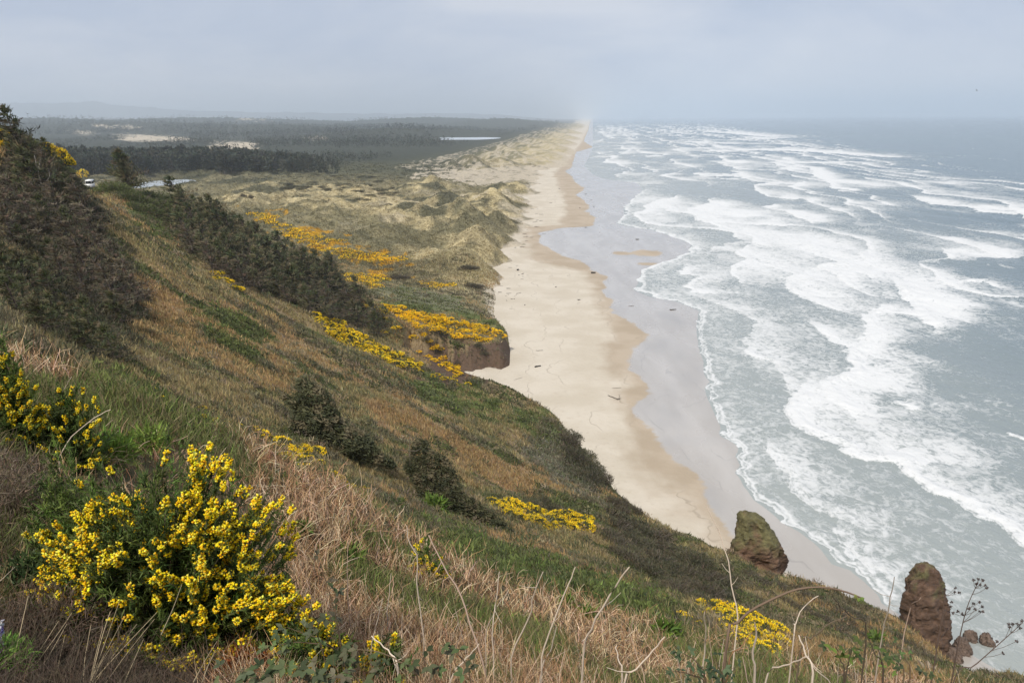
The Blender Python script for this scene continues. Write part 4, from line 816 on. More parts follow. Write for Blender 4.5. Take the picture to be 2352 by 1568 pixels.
def gorse_near(px, py, Y, w_px, h_px, nsh, label, seed, dens=1.0, dead=.0):
    """close gorse bush: spiny shoots on stems, flower heads of single pea flowers"""
    rng = np.random.default_rng(seed); s = Y / F; c = unproj(np.array([px]), np.array([py]), np.array([Y]))[0]; R = np.array([w_px * s * .5, w_px * s * .42, h_px * s])
    c[2] = land(c[:1], c[1:2])[0]; top = unproj(np.array([px]), np.array([py - h_px]), np.array([Y]))[0][2]; R[2] = max(top - c[2], .25)
    v = unit(rng.normal(size=(nsh, 3)) * np.array([1, 1, .9])); v[:, 2] = np.abs(v[:, 2]); v[:, 1] = np.where(rng.random(nsh) < .7, -np.abs(v[:, 1]), v[:, 1])
    lump = .74 + .5 * fbm(v[:, 0] * 2.4 + 3, v[:, 1] * 2 + v[:, 2] * 2.4, seed, 3)
    tip = v * R * (lump * rng.uniform(.8, 1.06, nsh))[:, None]; low = tip[:, 2] < .05; tip[low, 2] += rng.random(low.sum()) * .2
    gz = land(tip[:, 0] + c[0], tip[:, 1] + c[1]) - c[2]; tip[:, 2] = np.maximum(tip[:, 2], gz + .05)
    inner = rng.random(nsh) < .38; tip[inner] *= rng.uniform(.45, .85, (inner.sum(), 1)); gz = land(tip[:, 0] + c[0], tip[:, 1] + c[1]) - c[2]; tip[:, 2] = np.maximum(tip[:, 2], gz + .05)
    up_d = unit(v * np.array([.8, .8, .5]) + np.array([0, 0, .5]) + rng.normal(0, .22, (nsh, 3))); ln = rng.uniform(.18, .42, nsh)
    root = tip * np.array([.3, .3, 0]) + rng.normal(0, .04, (nsh, 3)); root[:, 2] = land(root[:, 0] + c[0], root[:, 1] + c[1]) - c[2] - .03
    mid = tip - up_d * ln[:, None]; mg = land(mid[:, 0] + c[0], mid[:, 1] + c[1]) - c[2]; mid[:, 2] = np.maximum(mid[:, 2], mg + .02)
    low_ = root * .5 + mid * .5; pa = np.stack([root, low_, mid, tip], 1)
    o = bpy.data.objects.new('gorse_bush', None); COL.objects.link(o); o.location = c
    tk = MB(); tk.add(*tubes(pa, .006, .002, rcol(nsh, rng, [(.10,.085,.05),(.08,.075,.04)]), 3)); link('stems', tk.mesh('gorse_stems', [M_STEM]), o)
    ns = 44; f = rng.uniform(0, 1, (nsh, ns)); a = unit(tip - mid)
    L_ = np.linalg.norm(tip - mid, axis=1); P = mid[:, None] + (tip - mid)[:, None] * (f[..., None] * 1.06 - .06) + rng.normal(0, .006, (nsh, ns, 3))
    D = a[:, None] * .75 + rng.normal(0, .55, (nsh, ns, 3)); C = np.repeat(rcol(nsh, rng, [(.10,.155,.035),(.13,.19,.045),(.075,.11,.03),(.17,.22,.05)], .2), ns, 0) * rng.uniform(.7, 1.3, (nsh * ns, 1))
    n = nsh * ns; fo = MB(); fo.add(*blades(P.reshape(-1, 3), D.reshape(-1, 3), rng.uniform(.03, .075, n), rng.uniform(.006, .012, n) * (1.15 if Y < 7 else 1.6), C, rng, seg=1)); link('foliage', fo.mesh('gorse_foliage', [M_LEAF]), o)
    up_ = v[:, 2] + .25 * v[:, 0]; pf = np.clip(.38 + 3.4 * (fbm(v[:, 0] * 2 + 9, v[:, 1] + v[:, 2] * 2.4, seed + 5, 3) - .42) + .35 * v[:, 0] + .15 * v[:, 2], .04, .95) * dens
    hd = np.where((rng.random(nsh) < pf) & ~(inner & (rng.random(nsh) < .75)))[0]; fl = MB()
    for i in hd:
        m_ = int(rng.integers(26, 58)); ln_ = rng.uniform(.05, .13)
        q = tip[i] - a[i] * (rng.random((m_, 1)) * ln_); ph = unit(np.cross(np.repeat(a[i][None], m_, 0), rng.normal(size=(m_, 3)))); d = unit(ph + a[i] * .8 + np.array([0, 0, .2]) + rng.normal(0, .25, (m_, 3))); q = q + ph * .007
        n_ = m_; sz = rng.uniform(.011, .019, n_) * (1 if Y < 7 else 1.1); sd_ = unit(np.cross(d, np.array([0, 0, 1.0]) + rng.normal(0, .3, (n_, 3)))); w_ = np.cross(sd_, d)
        base = q; tipv = q + d * sz[:, None] * 1.5; lft = q + d * sz[:, None] * .7 + sd_ * sz[:, None] * .62; rgt = q + d * sz[:, None] * .7 - sd_ * sz[:, None] * .55; top_ = q + d * sz[:, None] * .75 + w_ * sz[:, None] * .6; keel = q + d * sz[:, None] * .7 - w_ * sz[:, None] * .35
        V = np.stack([base, lft, tipv, rgt, top_, keel], 1).reshape(-1, 3); tr = np.array([[0, 1, 4], [1, 2, 4], [2, 3, 4], [3, 0, 4], [0, 5, 1], [1, 5, 2], [2, 5, 3], [3, 5, 0]])
        Cc = rcol(n_, rng, [(.97,.72,.012),(.97,.76,.03),(.95,.62,.01),(.97,.82,.12),(.88,.48,.012)], .10)
        fl.add(V, (np.arange(n_) * 6)[:, None, None] + tr[None], np.repeat(Cc, 6, 0))
    fo = link('flowers', fl.mesh('gorse_flowers', [M_PETAL]), o); fo['kind'] = 'stuff'
    return tag(o, label, 'gorse bush')
gorse_near(395, 1450, 5.0, 720, 405, 2500, 'large gorse bush covered in bright yellow flower heads, closest to the camera', 71)
gorse_near(215, 1400, 5.5, 330, 360, 420, 'dark green gorse bush with few flowers behind the big flowering gorse', 72, .13)
gorse_near(30, 960, 8.6, 170, 160, 420, 'yellow gorse bush cut by the picture edge above the dead gorse', 73, .95)
gorse_near(165, 985, 8.8, 190, 110, 260, 'sparse gorse bush with scattered flowers beside the bright ferns', 74, .4)
gorse_near(720, 1530, 4.4, 300, 110, 200, 'low gorse bush with small flowers among the bottom bramble leaves', 75, .5)
gorse_near(890, 1520, 4.8, 200, 90, 110, 'low sparse gorse sprig right of the leaning bramble stem', 76, .4)
gorse_near(985, 1300, 10.5, 110, 55, 110, 'small gorse bush halfway up the dry stems behind the pale stalks', 77, .6)

# ---------------------------------------------------------------- near slope: dry stems, ferns, stalks, brambles
def stems(P, rng, Ln, R0, cols, side=.35, lean=(0, 0, 1), curl=.35, k=5):
    n = len(P); d = unit(np.array(lean) + rng.normal(0, side, (n, 3))); st = np.broadcast_to(Ln, n) * rng.uniform(.5, 1.2, n) / (k - 1); p = P.copy(); p[:, 2] -= .03; out = [p]
    for i in range(k - 1):
        p = p + d * st[:, None]; out.append(p); d = unit(d + rng.normal(0, curl, (n, 3)) + np.array([0, 0, -.03]))
    return tubes(np.stack(out, 1), R0, np.asarray(R0) * .45, rcol(n, rng, cols, .2), 3)
def near_slope():
    rng = np.random.default_rng(91)
    P = scatter(30000, rng, 2.4, 21, [(-150,760),(420,900),(600,1000),(760,1070),(900,1190),(1100,1300),(1500,1400),(1900,1470),(2500,1590),(2500,1680),(-150,1680)]); px, py, _ = project(P); y = P[:, 1]
    nz = fbm(P[:, 0] / 1.6, P[:, 1] / 2.2, 131, 3)
    bush = inpoly(px, py, [(60,1130),(250,1010),(450,1030),(640,1180),(700,1400),(640,1520),(380,1530),(60,1420)])
    gz = ((inpoly(px, py, [(250,860),(420,905),(640,1000),(600,1010),(430,990),(320,960)]) & (nz > .42)) | inpoly(px, py, [(0,790),(250,860),(420,930),(330,960),(300,1010),(180,1100),(90,1080),(0,940)]) & (nz > .43) | (nz > .56)) & ~bush
    deadz = inpoly(px, py, [(-150,930),(80,960),(110,1150),(40,1350),(-150,1400)]) | inpoly(px, py, [(-150,1420),(300,1450),(520,1568),(520,1680),(-150,1680)])
    dry = ~gz & ~deadz & ~(bush & (rng.random(len(P)) < .8))
    mb = MB(); k = dry; tan_ = [(.44,.28,.15),(.35,.20,.10),(.54,.37,.22),(.25,.14,.075),(.66,.50,.34),(.16,.095,.05)]
    mb.add(*stems(P[k], rng, np.clip(.28 + .018 * y[k], .3, .6), np.clip(.00050 * y[k], .002, .0075), tan_, .55))
    k2 = dry & (rng.random(len(P)) < .3); mb.add(*tufts(P[k2], rng, 5, .32, np.clip(y[k2] * .0011, .005, .02), tan_, .10, side=.6))
    tag(link('dry_bramble_stems', mb.mesh('dry_bramble_stems', [M_STEM])), kind='stuff')
    mb = MB(); k = deadz
    mb.add(*stems(P[k], rng, .32, np.clip(.0005 * y[k], .0016, .004), [(.13,.095,.065),(.17,.125,.09),(.09,.065,.045)], .8))
    mb.add(*tufts(P[k], rng, 12, .09, .007, [(.16,.115,.08),(.21,.16,.11),(.10,.075,.05)], .12, up=.4, side=.8, seg=1))
    tag(link('dead_undergrowth', mb.mesh('dead_undergrowth', [M_STEM])), kind='stuff')
    mb = MB(); k = gz
    mb.add(*tufts(P[k], rng, 9, .26, np.clip(y[k] * .0016, .008, .03), [(.14,.18,.045),(.11,.13,.045),(.18,.22,.055),(.18,.16,.07),(.26,.21,.11)], .14, up=.7, side=.6))
    mb.add(*stems(P[k][::3], rng, .4, .003, [(.25,.2,.1),(.16,.15,.06)], .5))
    tag(link('rough_grass', mb.mesh('rough_grass', [M_LEAF])), kind='stuff')
near_slope()
def spiky(name, px, py, Y, w, h_, n, cols, label, cat, seed, ln=.07, wd=.006, mat=None):
    rng = np.random.default_rng(seed); c = unproj(np.array([px]), np.array([py]), np.array([Y]))[0]; c[2] = land(c[:1], c[1:2])[0]; s = Y / F
    v = unit(rng.normal(size=(n, 3))); v[:, 2] = np.abs(v[:, 2]); P = v * rng.random((n, 1)) ** .4 * np.array([w * s / 2, w * s / 2.2, h_ * s]) * (.7 + .6 * fbm(v[:, 0] * 3, v[:, 1] * 3, seed, 2))[:, None]
    o = bpy.data.objects.new(name, None); COL.objects.link(o); o.location = c; mb = MB()
    mb.add(*blades(P, v + rng.normal(0, .7, (n, 3)) + np.array([0, 0, .3]), ln * rng.uniform(.5, 1.3, n), wd * rng.uniform(.7, 1.4, n), rcol(n, rng, cols, .22), rng, bend=rng.normal(0, .3, (n, 3)))); link('foliage', mb.mesh(name + '_foliage', [mat or M_LEAF]), o)
    tk = MB(); m_ = 30; e = P[rng.integers(0, n, m_)]; tk.add(*tubes(np.stack([e * .05 + np.array([0, 0, -.05]), e * .5, e], 1), .006, .002, rcol(m_, rng, [cols[0]]), 3)); link('stems', tk.mesh(name + '_stems', [M_STEM]), o)
    return tag(o, label, cat)
DEAD = [(.15,.11,.075),(.20,.15,.11),(.10,.075,.05),(.25,.19,.135)]
spiky('dead_gorse_bush', 20, 1180, 6.6, 230, 210, 5200, DEAD, 'grey-brown dead gorse bush at the picture edge left of the flowering gorse', 'dead bush', 401)
spiky('dead_gorse_bush', 130, 1560, 4.3, 330, 130, 4600, [(.13,.09,.06),(.18,.13,.09),(.08,.06,.04)], 'low brown dead gorse beneath the flowering bush among pale grass stalks', 'dead bush', 402, .06)
spiky('green_shrubby_plant', 130, 1180, 6.8, 190, 150, 2600, [(.10,.145,.04),(.13,.18,.05),(.07,.10,.03),(.18,.21,.07)], 'fresh green leafy bush between the dead gorse and the flowering gorse', 'bush', 408, .08, .014)
spiky('green_shrubby_plant', 75, 1440, 5.0, 170, 130, 2200, [(.06,.09,.035),(.08,.115,.04),(.045,.065,.025)], 'dark green leafy bush at the lower flank of the flowering gorse', 'bush', 409, .07, .014)
spiky('dead_fern', 560, 1545, 4.4, 170, 100, 1500, [(.20,.06,.015),(.26,.09,.02),(.14,.045,.015)], 'rust-red dead fern between the gorse and the bramble leaves', 'fern', 403, .07, .009)
spiky('green_fern', 235, 935, 9.5, 130, 70, 800, [(.16,.24,.04),(.20,.30,.05),(.12,.17,.035)], 'bright lime green fern clump beside the upper gorse', 'fern', 404, .13, .02)
spiky('green_fern', 330, 945, 10.5, 120, 50, 600, [(.15,.21,.04),(.19,.26,.05)], 'smaller lime green fern on the near crest above the big gorse', 'fern', 405, .13, .02)
spiky('green_fern', 10, 1590, 3.7, 170, 90, 900, [(.16,.27,.05),(.22,.36,.07),(.10,.17,.04)], 'feathery bright green plant in the bottom corner under the lupin', 'plant', 406, .06, .007)
for k, (a, b, Y, w_, lab) in enumerate(((800, 1290, 8.5, 60, 'small lime green leaf clump in the dry stems right of the gorse'), (1345, 1420, 11, 44, 'round lime green clump between the two tallest pale stalks'), (1530, 1465, 10, 70, 'lime green clump among dry stems left of the spur gorse'), (1300, 1390, 12, 40, 'tiny green clump behind the pale stalk tips'), (2010, 1475, 9, 40, 'light green leafy clump by the arching cane'), (1000, 1170, 15, 50, 'green clump at the foot of the foliage drawn for the conifer shadow'), (690, 1230, 8, 50, 'green sprig in the dry stems above the bramble'))):
    p = hit([a], [b])[0]; spiky('green_clump', a, b, p[1], w_, w_ * .6, 320, [(.13,.20,.035),(.17,.25,.045),(.09,.13,.03)], lab, 'plant', 420 + k, .004 * w_ * p[1] / F * 100, .0012 * w_ * p[1] / F * 100)

def c7(l): return [(752.6 + x * .36, 1034.9 + y * .36) for x, y in l]
def stalk(pts, Y, r_, col, label, name='dry_stalk', cat='stalk', side=0, seed=0, group=None):
    """one bare stalk along picture points at its own distance, its foot in the ground"""
    rng = np.random.default_rng(seed); dY = np.linspace(0, .25, len(pts)) * (rng.random() - .5) * Y * .4
    p = unproj([q[0] for q in pts], [q[1] for q in pts], Y + dY[::-1]); g = land(p[-1:, 0], p[-1:, 1])[0]
    if p[-1, 2] > g: p = np.vstack([p, [p[-1, 0], p[-1, 1] + .02, g - .05]])
    c = curve(p[::-1], 14); c[1:-1] += rng.normal(0, r_ * .6, (12, 3)); mb = MB(); mb.add(*tubes(c[None], [r_ * 1.25], [r_ * .6], [col], 6))
    for k in range(side):
        i = int(rng.integers(5, 12)); d = unit(c[i + 1] - c[i] + rng.normal(0, .5, 3)); l_ = rng.uniform(.06, .16); mb.add(*tubes(np.array([[c[i], c[i] + d * l_ * .5, c[i] + d * l_ + np.array([0, 0, .02])]]), [r_ * .5], [r_ * .25], [col], 4))
    me = mb.mesh(name, [M_STEM], smooth=True); o = link(name, me); return tag(o, label, cat, group)
PALE = (.56,.46,.36); PINK = (.46,.33,.25); DARKS = (.10,.075,.05)
def stalks():
    S = [(c7([(505,475),(515,580),(570,680),(575,900),(605,1140)]), 6.0, .006, PALE, 2, 'pale kinked stalk standing left of the leaning forked stalk'), (c7([(645,535),(710,680),(830,870),(900,1080),(1000,1390)]), 5.0, .0065, PINK, 2, 'long pink-brown stalk leaning left across the dry stems'),
         (c7([(1375,770),(1310,930),(1290,1050),(1180,1300)]), 5.2, .0055, PALE, 1, 'pale stalk curving right, shortest of the three tall curved stalks'), (c7([(1580,740),(1530,860),(1430,1120),(1370,1300)]), 5.0, .006, PALE, 1, 'pale hooked stalk, middle one of the three tall curved stalks'),
         (c7([(1925,740),(1830,870),(1700,1100),(1630,1290)]), 4.8, .007, PALE, 2, 'thickest pale stalk leaning right with a bent tip'), (c7([(1095,770),(1075,950),(1055,1080),(1060,1330)]), 5.4, .0055, PALE, 2, 'upright pale stalk rising just right of the long leaning stalk'),
         (c7([(1150,900),(1085,985),(1060,1040),(1010,1180)]), 5.6, .004, PALE, 0, 'thin stalk branching beside the upright pale stalk'), (c7([(2150,1185),(2070,1280),(1950,1400),(1900,1460)]), 4.2, .006, PALE, 1, 'short bent pale stalk below the small orange gorse'), (c7([(1845,1240),(1850,1330),(1872,1440)]), 4.2, .0055, PALE, 0, 'stubby pale stalk at the bottom between bent stalks'),
         (c7([(1460,1120),(1430,1250),(1360,1420)]), 4.4, .005, PALE, 0, 'low pale stalk under the hooked stalk'), (c7([(130,570),(125,760),(130,960)]), 6.5, .004, PINK, 0, 'thin upright stalk right of the leaning bramble stem'), (c7([(405,780),(385,960),(380,1060)]), 6.5, .004, PALE, 0, 'thin pale stalk left of the kinked stalk'),
         (c7([(870,1100),(830,1230),(785,1380)]), 4.6, .0045, PINK, 0, 'thin stalk crossing below the long leaning stalk'), (c7([(965,1230),(880,1330),(790,1450)]), 4.3, .005, PALE, 0, 'bottom pale stalk leaning right at the lower edge'), (c7([(280,1180),(390,1280),(445,1365)]), 4.2, .006, PALE, 2, 'broken whitish twig lying over the bramble leaves'),
         (c8([(325,440),(400,580),(440,700),(455,760),(480,900),(505,1050),(520,1170)]), 5.5, .005, PALE, 3, 'tall thin twig rising in front of the first sea stack'), (c8([(1130,1010),(1190,1080),(1250,1150),(1350,1270)]), 4.8, .005, DARKS, 1, 'dark thin stem falling from the leafy tip of the arching cane'), (c8([(1040,1010),(940,1090),(890,1200),(885,1260)]), 4.8, .0045, PALE, 1, 'pale wavy twig under the arching cane'),
         (c8([(1220,1140),(1080,1210),(1000,1280),(930,1340)]), 4.8, .005, (.2,.15,.1), 2, 'brown twig leaning right below the arching cane'), (c8([(1525,890),(1490,1080),(1435,1330)]), 5.0, .0045, PALE, 3, 'slender grey stalk in front of the second sea stack'), (c8([(635,1180),(640,1250),(625,1400),(630,1570)]), 3.9, .007, PALE, 0, 'stout whitish stalk in front of the spur gorse'),
         (c8([(915,1260),(970,1400),(1000,1550)]), 3.9, .0065, PALE, 1, 'whitish stalk leaning left right of the spur gorse'), (c8([(980,1395),(840,1450),(700,1560)]), 3.9, .005, PALE, 1, 'low pale twig crossing the whitish stalk'), (c8([(1695,1020),(1600,1190)]), 5.5, .004, PINK, 0, 'short twig against the second sea stack'), (c8([(315,1110),(320,1250),(310,1420)]), 5.0, .0055, PALE, 0, 'grey stalk at the uphill end of the spur gorse'), (c8([(620,1240),(530,1350),(470,1450)]), 4.6, .005, (.3,.16,.08), 0, 'reddish twig in front of the spur gorse'),
         ([(448,835),(432,870),(422,900),(418,935)], 9.5, .006, PALE, 1, 'thin pale twig among the ferns above the big gorse') if False else ([(165,865),(150,890),(140,925)], 8.8, .005, PALE, 0, 'thin pale twig among the upper gorse and ferns'), (  [(255,940),(215,960),(160,1010),(135,1060)], 8.2, .006, PALE, 1, 'pale twig leaning over the sparse gorse')]
    for i, (pts, Y, r_, col, sd_, lab) in enumerate(S): stalk(pts, Y, r_, col, lab, side=sd_, seed=500 + i)
    rng = np.random.default_rng(7)
    for i in range(34):
        a = rng.uniform(760, 2300); t_ = 1320 + (a - 760) * .12 + rng.uniform(0, 110); l_ = rng.uniform(90, 210); Y = rng.uniform(4.2, 7); k = rng.normal(0, 40)
        stalk([(a + k, t_), (a + k * .5 + rng.normal(0, 8), t_ + l_ * .5), (a, t_ + l_)], Y, rng.uniform(.002, .004), PALE if rng.random() < .6 else PINK, 'thin dry stalk standing in the tangle of dead stems', side=int(rng.integers(0, 3)), seed=600 + i, group='thin dry stalks in the tangle')
    # tuft of straw-coloured grass at the lower left
    mb = MB(); G = [[(270,210),(210,480),(150,740)],[(560,450),(400,700),(150,1060)],[(690,370),(520,620),(200,1060)],[(640,480),(480,760),(280,1060)],[(620,590),(570,820),(520,1060)],[(870,490),(810,830),(800,1060)],[(985,510),(920,760),(860,1040)],[(1055,360),(960,660),(870,1040)],[(1140,270),(990,700),(860,1060)],[(1195,400),(1080,620),(930,900),(850,1060)],[(1310,480),(1090,770),(900,1060)],[(1500,370),(1150,740),(860,1060)],[(1480,430),(1200,780),(1000,1060)],[(1370,630),(1250,900),(1180,1060)],[(1740,100),(1660,320),(1570,520)],[(1090,660),(960,860),(880,1050)],[(2080,640),(1980,800),(1880,980)],[(2065,730),(1990,880),(1930,1050)]]
    tuft = bpy.data.objects.new('dry_grass_tuft', None); COL.objects.link(tuft); tuft.location = unproj(np.array([215.]), np.array([1568.]), np.array([3.7]))[0]
    for g in G:
        p = unproj([x * .24 for x, y in g], [1317 + y * .24 for x, y in g], np.linspace(4.0, 3.7, len(g))); p = np.vstack([p, p[-1] + (p[-1] - p[-2]) * .3]); c = curve(p[::-1], 9)
        link('grass_stem', (lambda m_: (m_.add(*tubes(c[None], [.0028], [.0013], [(.46,.36,.22)], 4)), m_.mesh('grass_stem', [M_STEM]))[1])(MB()), tuft, tuple(-np.array(tuft.location)))
    tag(tuft, 'tuft of long straw-coloured grass stalks leaning right under the big gorse', 'grass tuft')
stalks()
def leaf_mesh(mb, p, d, up, l_, w_, col):
    """one toothed leaflet folded along its rib"""
    d = d / np.linalg.norm(d); s = np.cross(d, up); s /= np.linalg.norm(s); nrm = np.cross(s, d); V = [p]; out = []
    for f, ww in ((.2, .6), (.4, .95), (.5, .86), (.65, .8), (.72, .6), (.88, .36)):
        out.append((f, ww))
    rib = [p + d * l_ * f + nrm * (-.12 * l_ * f * f) for f in (0, .35, .7, 1)]
    L_ = [p + d * l_ * f + s * w_ * .5 * ww + nrm * (.18 * w_ * ww - .12 * l_ * f * f) for f, ww in out]; R_ = [p + d * l_ * f - s * w_ * .5 * ww + nrm * (.18 * w_ * ww - .12 * l_ * f * f) for f, ww in out]
    V = rib + L_ + R_; tr = []
    for o_, fl in ((4, 1), (10, -1)):
        q = [[0, o_, 1], [o_, o_ + 1, 1], [1, o_ + 1, o_ + 2], [1, o_ + 2, 2], [2, o_ + 2, o_ + 3], [2, o_ + 3, o_ + 4], [2, o_ + 4, o_ + 5], [2, o_ + 5, 3]]
        tr += [t_ if fl > 0 else t_[::-1] for t_ in q]
    mb.add(V, tr, col)
def bramble(canes, Y, label, seed, nleaf=9, lsz=.07, cols=((.085,.11,.045),(.065,.085,.035),(.12,.15,.06),(.10,.11,.06),(.13,.12,.07)), stemcol=(.14,.10,.06), tip_only=False):
    """bramble: arching canes with leaves of three leaflets"""
    rng = np.random.default_rng(seed); o = bpy.data.objects.new('bramble', None); COL.objects.link(o); b = unproj(np.array([canes[0][-1][0]]), np.array([canes[0][-1][1]]), np.array([Y]))[0]; o.location = b; tk = MB(); lf = MB()
    for cn in canes:
        p = unproj([q[0] for q in cn], [q[1] for q in cn], Y + rng.normal(0, .12)); g = land(p[-1:, 0], p[-1:, 1])[0]
        if p[-1, 2] > g: p = np.vstack([p, [p[-1, 0], p[-1, 1], g - .04]])
        c = curve(p[::-1], 20); tk.add(*tubes((c - b)[None], [.0055 if len(cn) < 7 else .011], [.002 if len(cn) < 7 else .005], [stemcol], 6))
        for k in range(nleaf):
            i = int(rng.integers(14 if tip_only else 5, 20)) if k else 19; d = unit(np.array([rng.normal(), -.6 + rng.normal() * .5, .25 + rng.normal() * .4])); st = c[i]; en = st + d * rng.uniform(.03, .07); tk.add(*tubes((np.array([st, (st + en) / 2, en]) - b)[None], [.0015], [.001], [(.12,.14,.06)], 3))
            cc = rcol(1, rng, cols, .15)[0]; upv = unit(np.array([rng.normal() * .4, -.4, 1.0])); sd_ = unit(np.cross(d, upv)); l_ = lsz * rng.uniform(.7, 1.25)
            for dd_ in (d, unit(d * .35 + sd_), unit(d * .35 - sd_)): leaf_mesh(lf, en - b, dd_ + np.array([0, 0, -.1]), upv, l_, l_ * .58, cc * rng.uniform(.85, 1.15))
    link('canes', tk.mesh('bramble_canes', [M_STEM], True), o); fo = link('leaves', lf.mesh('bramble_leaves', [M_LEAF]), o); return tag(o, label, 'bramble')
def brambles():
    bramble([[(735,1290),(762,1380),(778,1450),(792,1530)], [(770,1350),(772,1420),(785,1500)]], 4.3, 'bramble with a straight leaning stem and grey-green leaves beside the big gorse', 700, 7, .05)
    bramble([[(660,1440),(700,1455),(740,1470),(790,1520)], [(715,1430),(735,1475),(750,1540)], [(600,1490),(640,1480),(700,1475),(780,1500)]], 4.1, 'bramble arching over the low gorse with dull green leaves', 701, 7, .052)
    bramble([[(520,1550),(560,1540),(600,1570)], [(600,1545),(640,1535),(660,1575)], [(680,1530),(720,1540),(740,1580)], [(760,1555),(800,1545),(830,1580)]], 3.6, 'bramble leaves filling the bottom edge below the big gorse', 702, 10, .05)
    bramble([[(870,1540),(920,1520),(960,1560)], [(960,1500),(985,1530),(1000,1575)], [(1010,1480),(1050,1500),(1080,1560)], [(820,1490),(880,1500),(930,1540)]], 3.9, 'bramble with blue-green leaves below the long leaning stalk', 703, 7, .048)
    bramble([[(1570,1500),(1600,1520),(1620,1575)], [(1640,1495),(1650,1530),(1660,1580)], [(1550,1540),(1590,1550),(1620,1585)], [(1690,1530),(1670,1560),(1660,1585)]], 3.9, 'dark leafy bramble at the bottom edge in front of the spur gorse', 704, 9, .036, ((.05,.075,.035),(.04,.06,.03),(.07,.095,.045)))
    bramble([c8([(1320,1025),(1200,980),(1060,955),(900,970),(750,1030),(600,1110),(520,1190),(460,1260)])], 4.6, 'brown arching bramble cane with one leafy tuft at its bend', 705, 2, .03, ((.14,.19,.04),(.20,.2,.05)), (.16,.11,.075))
    p = unproj(np.array([1505.3 + 1100 * .36]), np.array([1003.9 + 965 * .36]), np.array([4.6]))[0]
    bramble([c8([(1100,945),(1105,990),(1120,1020)])], 4.6, 'small tuft of fresh leaves hanging at the bend of the arching cane', 706, 14, .035, ((.10,.13,.03),(.16,.17,.04),(.07,.09,.03))) if False else None
    bramble([c8([(1130,1330),(1180,1420),(1200,1568)]), c8([(1250,1350),(1230,1450),(1210,1568)]), c8([(1420,1330),(1440,1430),(1450,1568)]), c8([(1350,1270),(1400,1380),(1450,1560)])], 4.0, 'fresh green leafy bramble at the bottom below the arching cane', 707, 5, .036, ((.10,.14,.035),(.14,.20,.04),(.07,.095,.035)), (.08,.06,.04))
    bramble([c8([(1560,1330),(1600,1420),(1620,1568)]), c8([(1700,1480),(1720,1520),(1720,1580)]), c8([(1500,1390),(1560,1450),(1580,1580)])], 4.2, 'dull green bramble in front of the slope below the second sea stack', 708, 6, .032, ((.08,.11,.04),(.06,.08,.035)))
brambles()
def seedhead(stem, heads, Y, label, seed):
    rng = np.random.default_rng(seed); o = bpy.data.objects.new('seed_head_plant', None); COL.objects.link(o); p = unproj([q[0] for q in stem], [q[1] for q in stem], Y); g = land(p[-1:, 0], p[-1:, 1])[0]
    if p[-1, 2] > g: p = np.vstack([p, [p[-1, 0], p[-1, 1], g - .05]])
    b = p[-1].copy(); o.location = b; c = curve(p[::-1], 16); tk = MB(); tk.add(*tubes((c - b)[None], [.005], [.002], [(.13,.09,.07)], 5))
    for hx, hy in heads:
        q = unproj(np.array([hx]), np.array([hy]), np.array([Y + rng.normal(0, .05)]))[0]; low = c[c[:, 2] < q[2] - .01]; i = np.argmin(np.linalg.norm(low - q + np.array([0, 0, .05]), axis=1)); a = low[i]
        tk.add(*tubes((np.array([a, (a + q) / 2 + np.array([0, 0, -.008]), q]) - b)[None], [.0018], [.0012], [(.12,.085,.065)], 3))
        hb = MB(); n = 26; v = unit(rng.normal(size=(n, 3))); hb.add(*blades(np.repeat((q - b)[None], n, 0) + v * .003, v, rng.uniform(.008, .013, n), np.full(n, .006), rcol(n, rng, [(.06,.04,.035),(.09,.06,.05)]), rng, seg=2)); link('seed_head', hb.mesh('seed_head', [M_STEM]), o)
    link('stem', tk.mesh('seed_head_stem', [M_STEM]), o); return tag(o, label, 'dried plant')
def r8(l): return c8(l)
seedhead(c8([(2060,920),(1990,1080),(1945,1260),(1900,1500)]), c8([(2030,910),(2060,905),(2090,910),(2105,945),(2115,960),(2075,940),(2050,935),(2070,1050),(2085,1080),(2030,1060),(2090,1110),(2040,1095),(2070,1110),(2000,1090),(1930,1110),(1900,1120),(1960,1125)]), 4.6, 'tall dried plant with dark round seed heads right of the second sea stack', 801)
seedhead(c8([(1850,980),(1830,1140),(1800,1320)]), c8([(1848,970),(1915,960),(1940,990),(1890,1050),(1885,1080),(1850,1100),(1870,1110),(1860,1220),(1910,985)]), 4.8, 'shorter dried seed head plant against the second sea stack', 802)
seedhead(c8([(2345,1180),(2200,1310),(2030,1460),(1900,1568)]), c8([(2255,1190),(2280,1190),(2310,1190),(2340,1170),(2330,1215),(2305,1300),(2260,1210),(2180,1300),(2220,1375)]), 4.2, 'dried seed head plant leaning in at the right edge', 803)
def lupin():
    rng = np.random.default_rng(5); o = bpy.data.objects.new('lupin', None); COL.objects.link(o); b = unproj(np.array([0.]), np.array([1520.]), np.array([3.7]))[0]; o.location = b; top = unproj(np.array([2.]), np.array([1425.]), np.array([3.7]))[0]; mb = MB(); mb.add(*tubes((np.array([b + (0, 0, -.15), (b + top) / 2, top]) - b)[None], [.004], [.002], [(.1,.14,.05)], 4)); link('stem', mb.mesh('lupin_stem', [M_STEM]), o); mb = MB()
    for k in range(46):
        f = rng.random(); q = top * (1 - f * .75) + b * f * .75 - b; d = unit(np.array([math.cos(k * 2.4), math.sin(k * 2.4), .2])); mb.add(*blades(np.repeat(q[None], 3, 0), d + rng.normal(0, .3, (3, 3)), np.full(3, .02), np.full(3, .013), rcol(3, rng, [(.30,.24,.55),(.22,.18,.5),(.6,.58,.72)] if f > .25 else [(.7,.68,.75)]), rng))
    link('flowers', mb.mesh('lupin_flowers', [M_PETAL]), o); tag(o, 'pale purple lupin flower spike at the picture edge under the dead gorse', 'flower')
lupin()

